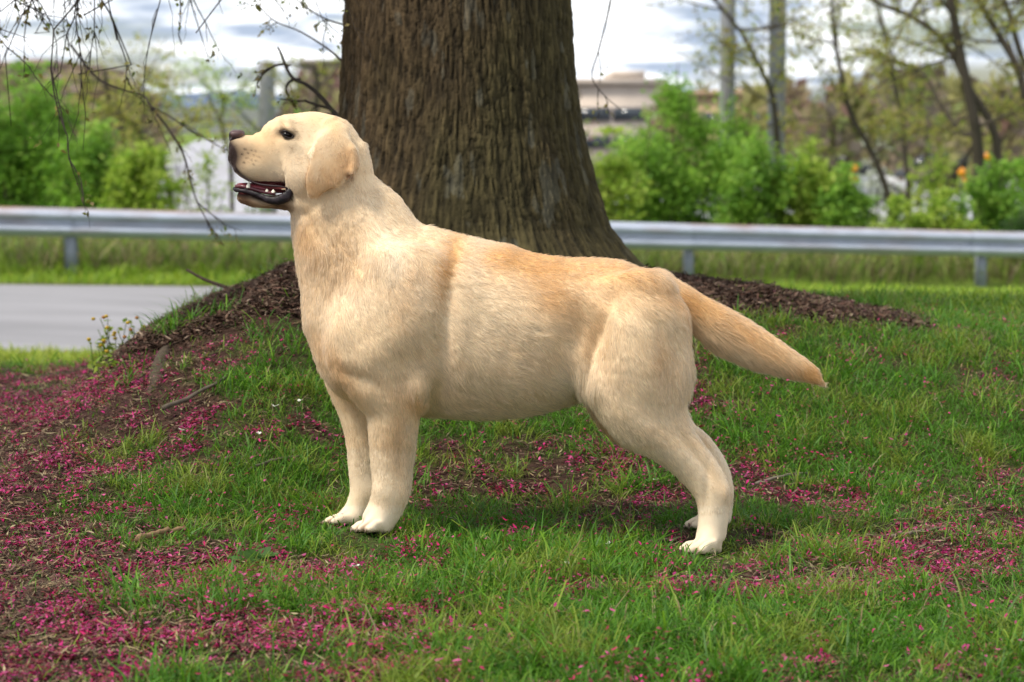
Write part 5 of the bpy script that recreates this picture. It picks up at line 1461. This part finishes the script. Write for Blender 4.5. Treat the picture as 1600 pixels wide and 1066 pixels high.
dV, dF = build_dog()
dN = vnormals(dV, dF)
dog = empty('labrador_dog', at(820, 845, DY), 'cream yellow labrador standing side-on with open mouth in front of the thick trunk', 'dog')
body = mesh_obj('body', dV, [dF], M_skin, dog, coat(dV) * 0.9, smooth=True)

def make_fur(nh=340000):
    r = np.random.default_rng(5)
    A, B, C, E = [dV[dF[:, k]] for k in range(4)]
    area = 0.5 * np.linalg.norm(np.cross(C - A, E - B), axis=1)
    cen = dV[dF].mean(1)
    u, v = to_px(cen)
    cn = dN[dF].mean(1)
    dens = area.copy()
    dens *= np.where(cen[:, 1] > DY + .06, .55, 1.0)
    dens *= np.where((u < 470) & (v < 345), 2.6, 1.0) * np.where((u < 570) & (v < 345), 1.5, 1.0)
    dens *= np.where((v > 660), 1.5, 1.0)
    off = np.abs(cen[:, 1] - DY)
    # no hair on the nose, the eyes, inside the mouth, on the black lip
    bare = (u < 380) & (v < 224) & (v > 196) & (u < 380 - (v - 203) * .25)
    bare |= (u < 455) & (v > np.interp(u, [340, 366, 381, 390, 402, 420, 437, 452], [254, 267, 279, 285, 290, 291, 292, 296])) & (v < np.interp(u, [356, 366, 391, 407, 431, 446, 456], [300, 306, 312, 316, 320, 316, 306]))
    bare |= (off > .036) & (((u - 449) / 12) ** 2 + ((v - 210) / 8) ** 2 < 1)
    dens[bare] = 0
    f = r.choice(len(dF), nh, p=dens / dens.sum())
    a, b = r.random(nh)[:, None], r.random(nh)[:, None]
    W = [(1 - a) * (1 - b), a * (1 - b), a * b, (1 - a) * b]
    P = sum(w * dV[dF[f, k]] for k, w in enumerate(W)); Nn = sum(w * dN[dF[f, k]] for k, w in enumerate(W))
    Nn /= np.linalg.norm(Nn, axis=1)[:, None]
    u, v = to_px(P)
    fl = idw(u, v, FLOW); L = idw(u, v, FLEN)[:, 0] / 1000
    n1 = fbm(P[:, 0] * 22, P[:, 1] * 22, P[:, 2] * 22, 21, 3); n2 = fbm(P[:, 0] * 22, P[:, 1] * 22, P[:, 2] * 22, 31, 3)
    c1 = noise(P[:, 0] * 110, P[:, 1] * 110, P[:, 2] * 110, 41); c2 = noise(P[:, 0] * 110, P[:, 1] * 110, P[:, 2] * 110, 51)
    T = np.stack([fl[:, 0], np.zeros(nh), -fl[:, 1]], -1)
    T /= np.linalg.norm(T, axis=1)[:, None]
    amp = np.clip(L / .016, .25, 1.2)
    T[:, 0] += amp * (.50 * n1 + .30 * c1); T[:, 2] += amp * (.50 * n2 + .30 * c2); T[:, 1] += .25 * amp * c1
    T += r.normal(0, .10, (nh, 3))
    T -= (T * Nn).sum(1)[:, None] * Nn
    T /= np.linalg.norm(T, axis=1)[:, None] + 1e-9
    L = np.where((u < 570) & (v < 345), np.maximum(L * 1.12, .0052), np.where(v > 800, L * .6, L)) * r.uniform(.65, 1.15, nh) * (1 + .25 * c2)
    lift = (.24 + .12 * r.random(nh) + .15 * np.clip(c1, 0, 1))[:, None]
    wild = (r.random(nh) < .07)[:, None]; lift = lift + wild * .3
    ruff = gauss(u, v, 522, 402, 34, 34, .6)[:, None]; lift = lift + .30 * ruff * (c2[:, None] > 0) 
    K = 5
    t = np.linspace(0, 1, K)
    pts = np.empty((nh, K, 3), np.float32)
    for k, tt in enumerate(t):
        pts[:, k] = P - .0008 * Nn + L[:, None] * (tt * T * (1 - .12 * tt) + lift * (tt - .55 * tt * tt) * Nn) - np.array([0, 0, 1]) * (L * tt * tt * .10)[:, None]
    cv = bpy.data.hair_curves.new('fur_coat')
    cv.add_curves([K] * nh)
    base = np.array(parent_loc(dog), np.float32)
    cv.attributes['position'].data.foreach_set('vector', (pts - base).ravel()) if 'position' in cv.attributes else cv.points.foreach_set('position', (pts - base).ravel())
    rad = np.broadcast_to(np.array([.00023, .00025, .00022, .00015, .00005], np.float32) * 1.0, (nh, K)) * np.clip(L / .012, .6, 1.15)[:, None]
    ra = cv.attributes.get('radius') or cv.attributes.new('radius', 'FLOAT', 'POINT')
    ra.data.foreach_set('value', np.ascontiguousarray(rad, dtype=np.float32).ravel())
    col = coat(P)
    lum = (1 + r.normal(0, .14, nh) + .10 * c1)[:, None]
    col = np.clip(col * lum, .003, .96)
    tc_ = cv.attributes.new('tint', 'FLOAT_COLOR', 'CURVE')
    c4 = np.ones((nh, 4), np.float32); c4[:, :3] = col
    tc_.data.foreach_set('color', c4.ravel())
    cv.materials.append(fur_material())
    o = bpy.data.objects.new('fur_coat', cv)
    COL.objects.link(o); o.parent = dog; o['kind'] = 'stuff'
    return o
make_fur()

# face details
M_wet = mat('wet_black', 0.5, attr=True, spec=0.3, bump=(220, 0.25, 0.001))
M_wetpink = mat('wet_flesh', 0.3, attr=True, spec=0.5, bump=(150, 0.3, 0.001))
M_tooth = mat('tooth', 0.3, attr=True, spec=0.5)
M_eye = mat('eye_surface', 0.2, attr=True, spec=0.22)
M_nose = mat('nose_leather', 0.42, attr=True, spec=0.4, bump=(420, 0.5, 0.0012))

def nose():
    mb = MB()
    V, F = icosphere((0, 0, 0), 1, 26, 34)
    V = np.sign(V) * np.abs(V) ** .78
    c = at(368.5, 214, DY)
    x, y, z = V[:, 0].copy(), V[:, 1].copy(), V[:, 2].copy()
    # flat front, wide top, nostril dents and the groove in the middle
    wid = .0215 * (1 + .22 * np.clip(z, -1, 1))
    P = np.stack([np.where(x < 0, x * .0125, x * .0150), y * wid, z * .0125], -1)
    P[:, 0] += .004 * np.clip(z, 0, 1) * (x > 0)
    for s in (-1, 1):
        d = np.exp(-(((x + .62) / .30) ** 2 + ((y - s * .62) / .26) ** 2 + ((z + .02) / .28) ** 2))
        P[:, 0] += .0065 * d; P[:, 1] -= s * .003 * d
    P[:, 0] += .002 * np.exp(-(y / .10) ** 2) * (x < 0)
    col = np.where((z > .1)[:, None] & (x > -.6)[:, None], np.array([.085, .045, .040]), np.array([.03, .018, .018]))
    mb.raw(P * np.array([1.06, 1.1, 1.08]) + c, None, F, col)
    return mb.build('nose', M_nose, dog, True)
nose()
for sgn in (-1, 1):
    mb = MB()
    c = at(448.5, 210.5, DY + sgn * .0438)
    V, F = icosphere((0, 0, 0), (.0104, .0100, .0072), 16, 22)
    rr = np.hypot(V[:, 0] + .002, V[:, 2] - .001)
    col = np.where(rr[:, None] < .0036, np.array([.004, .003, .003]), np.where(rr[:, None] < .0075, np.array([.012, .006, .004]), np.array([.008, .006, .005])))
    mb.raw(V + c, None, F, col)
    mb.build('eye', M_eye, dog, True)
    mb = MB()                                     # lids
    th = np.linspace(0, 2 * np.pi, 25)
    ru, rv = 10.0, 4.2
    a = .42
    uu = 449 + ru * np.cos(th) * math.cos(a) - rv * np.sin(th) * math.sin(a)
    vv = 210.3 + ru * np.cos(th) * math.sin(a) + rv * np.sin(th) * math.cos(a)
    yy = DY + sgn * (.0535 - .0035 * ((uu - 449) / 10) ** 2 + .0003 * (uu - 449))
    P = at(uu, vv, yy)
    mb.tube(P, .0012, 6, (.018, .011, .010), cap=False)
    mb.build('eyelid', M_wet, dog, True)

# mouth: tongue, gums, lower lips, teeth
def chain_tube(name, rows, m, col, sides=10):
    """rows u, v, offset, radius up-down, radius sideways"""
    rows = spline(np.asarray(rows, float), 5)
    mb = MB()
    th = np.arange(sides) * 2 * np.pi / sides
    C = at(rows[:, 0], rows[:, 1], DY + rows[:, 2])
    V = C[:, None] + np.stack([0 * th[None] + 0 * rows[:, 3:4], np.cos(th)[None] * rows[:, 4:5], np.sin(th)[None] * rows[:, 3:4]], -1)
    nn = len(rows); i = np.arange(nn - 1)[:, None] * sides; j = np.arange(sides)[None]; k = (j + 1) % sides
    F = np.stack([i + j, i + sides + j, i + sides + k, i + k], -1).reshape(-1, 4)
    V = np.concatenate([V.reshape(-1, 3), C[:1], C[-1:]])
    jj = np.arange(sides); kk = (jj + 1) % sides
    F3 = np.concatenate([np.stack([jj, kk, np.full(sides, nn * sides)], -1), np.stack([(nn - 1) * sides + kk, (nn - 1) * sides + jj, np.full(sides, nn * sides + 1)], -1)])
    mb.raw(V, F3, F, col)
    return mb.build(name, m, dog, True)
chain_tube('tongue', [(447, 299, 0, .004, .020), (430, 297, 0, .0058, .024), (410, 294, 0, .0062, .023), (390, 290.5, 0, .0058, .021), (374, 289.5, 0, .0042, .015), (369, 290.5, 0, .002, .008)], M_wetpink, (.20, .035, .045), 14)
for sgn in (-1, 1):
    mb = MB()
    P = spline(np.array([at(a, b, DY + sgn * c) for a, b, c in ((366.5, 295, .004), (369, 297, .019), (380, 298.5, .027), (395, 301.5, .031), (408, 307, .035), (420, 312, .039), (434, 313.5, .043), (447, 307.5, .046), (452, 299, .045), (448, 293, .042))]), 6)
    R = np.interp(np.linspace(0, 1, len(P)), [0, .2, .45, .6, .75, .9, 1], [.0034, .0044, .0052, .0084, .0096, .0080, .0034])
    R = R * (1 + .28 * fbm(np.arange(len(P)) * .33, sgn * 3.0, 0, 301, 3))
    mb.tube(P, R, 12, (.016, .010, .013), cap=False)
    nn_ = len(P) * 12; q = np.concatenate(mb.V); g_ = fbm(q[:, 0] * 260, q[:, 1] * 260, q[:, 2] * 260, 302, 3)
    yc_ = np.concatenate([np.repeat(P[:, 1], 12)]); q[:, 1] = yc_ + (q[:, 1] - yc_) * .6
    mb.C = [np.array([.014, .009, .011]) * (1 + np.clip(g_, -.3, 1)[:, None] * np.array([2.4, 1.9, 2.2]))]
    q += .0016 * fbm(q[:, 0] * 130, q[:, 1] * 130, q[:, 2] * 130, 303, 3)[:, None] * np.array([0, sgn, 1.]); mb.V = [q]
    mb.build('lower_lip', M_wet, dog, True)
    mb = MB()
    P = spline(np.array([at(a, b, DY + sgn * c) for a, b, c in ((357.5, 243, .010), (361.5, 257, .022), (372, 269, .033), (385, 279, .038), (402, 287, .041), (420, 290, .044), (438, 291.5, .046), (449, 294, .0455))]), 6)
    R = np.interp(np.linspace(0, 1, len(P)), [0, .3, .7, 1], [.0008, .0014, .0018, .0014])
    mb.tube(P, R, 8, (.03, .018, .018))
    mb.build('upper_lip', M_wet, dog, True)
    mb = MB()
    P = spline(np.array([at(a, b, DY + sgn * c) for a, b, c in ((369, 291.5, .010), (378, 291.5, .022), (392, 294, .025), (410, 299.5, .029), (430, 303, .033))]), 6)
    mb.tube(P, .0038, 8, (.11, .028, .032))
    mb.build('gum', M_wetpink, dog, True)
    def tooth(u, v, off, h, w, lean=0):
        mb = MB()
        b0 = at(u, v, DY + sgn * off)
        t = np.linspace(0, 1, 6)
        P = b0 + np.stack([lean * t * t, 0 * t, h * t], -1)
        mb.tube(P, w * (1 - t ** 1.6) + .0003, 8, (.80, .76, .62))
        return mb.build('tooth', M_tooth, dog, True)
    tooth(388, 294, .0250, .0135, .0046, .0022)
    for a, b, c, h, w in ((377, 293, .019, .0035, .0022), (417, 300, .030, .0062, .0042), (427, 301.5, .032, .0068, .0046)):
        tooth(a, b, c, h, w)
# claws
def claw(u, v, yc):
    mb = MB()
    t = np.linspace(0, 1, 6)
    P = at(u, v, DY + yc) + np.stack([-.0065 * t, 0 * t, -.007 * t * t], -1)
    mb.tube(P, .0030 * (1 - t) ** .7 + .0004, 6, (.30, .22, .16))
    mb.build('claw', M_tooth, dog, True)
for cu, cv_, yc, tu_, hg, zb, turn in PAWS:
    L = (cu - tu_) / 800; ct, st_ = math.cos(turn), math.sin(turn)
    for k, off in enumerate((-.0315, -.0110, .0110, .0315)):
        fw = (0.84, 1.0, 1.0, 0.84)[k] * L * 1.02
        claw(cu + 800 * (-fw * ct + off * st_), zb - 7, yc - fw * st_ - off * ct)
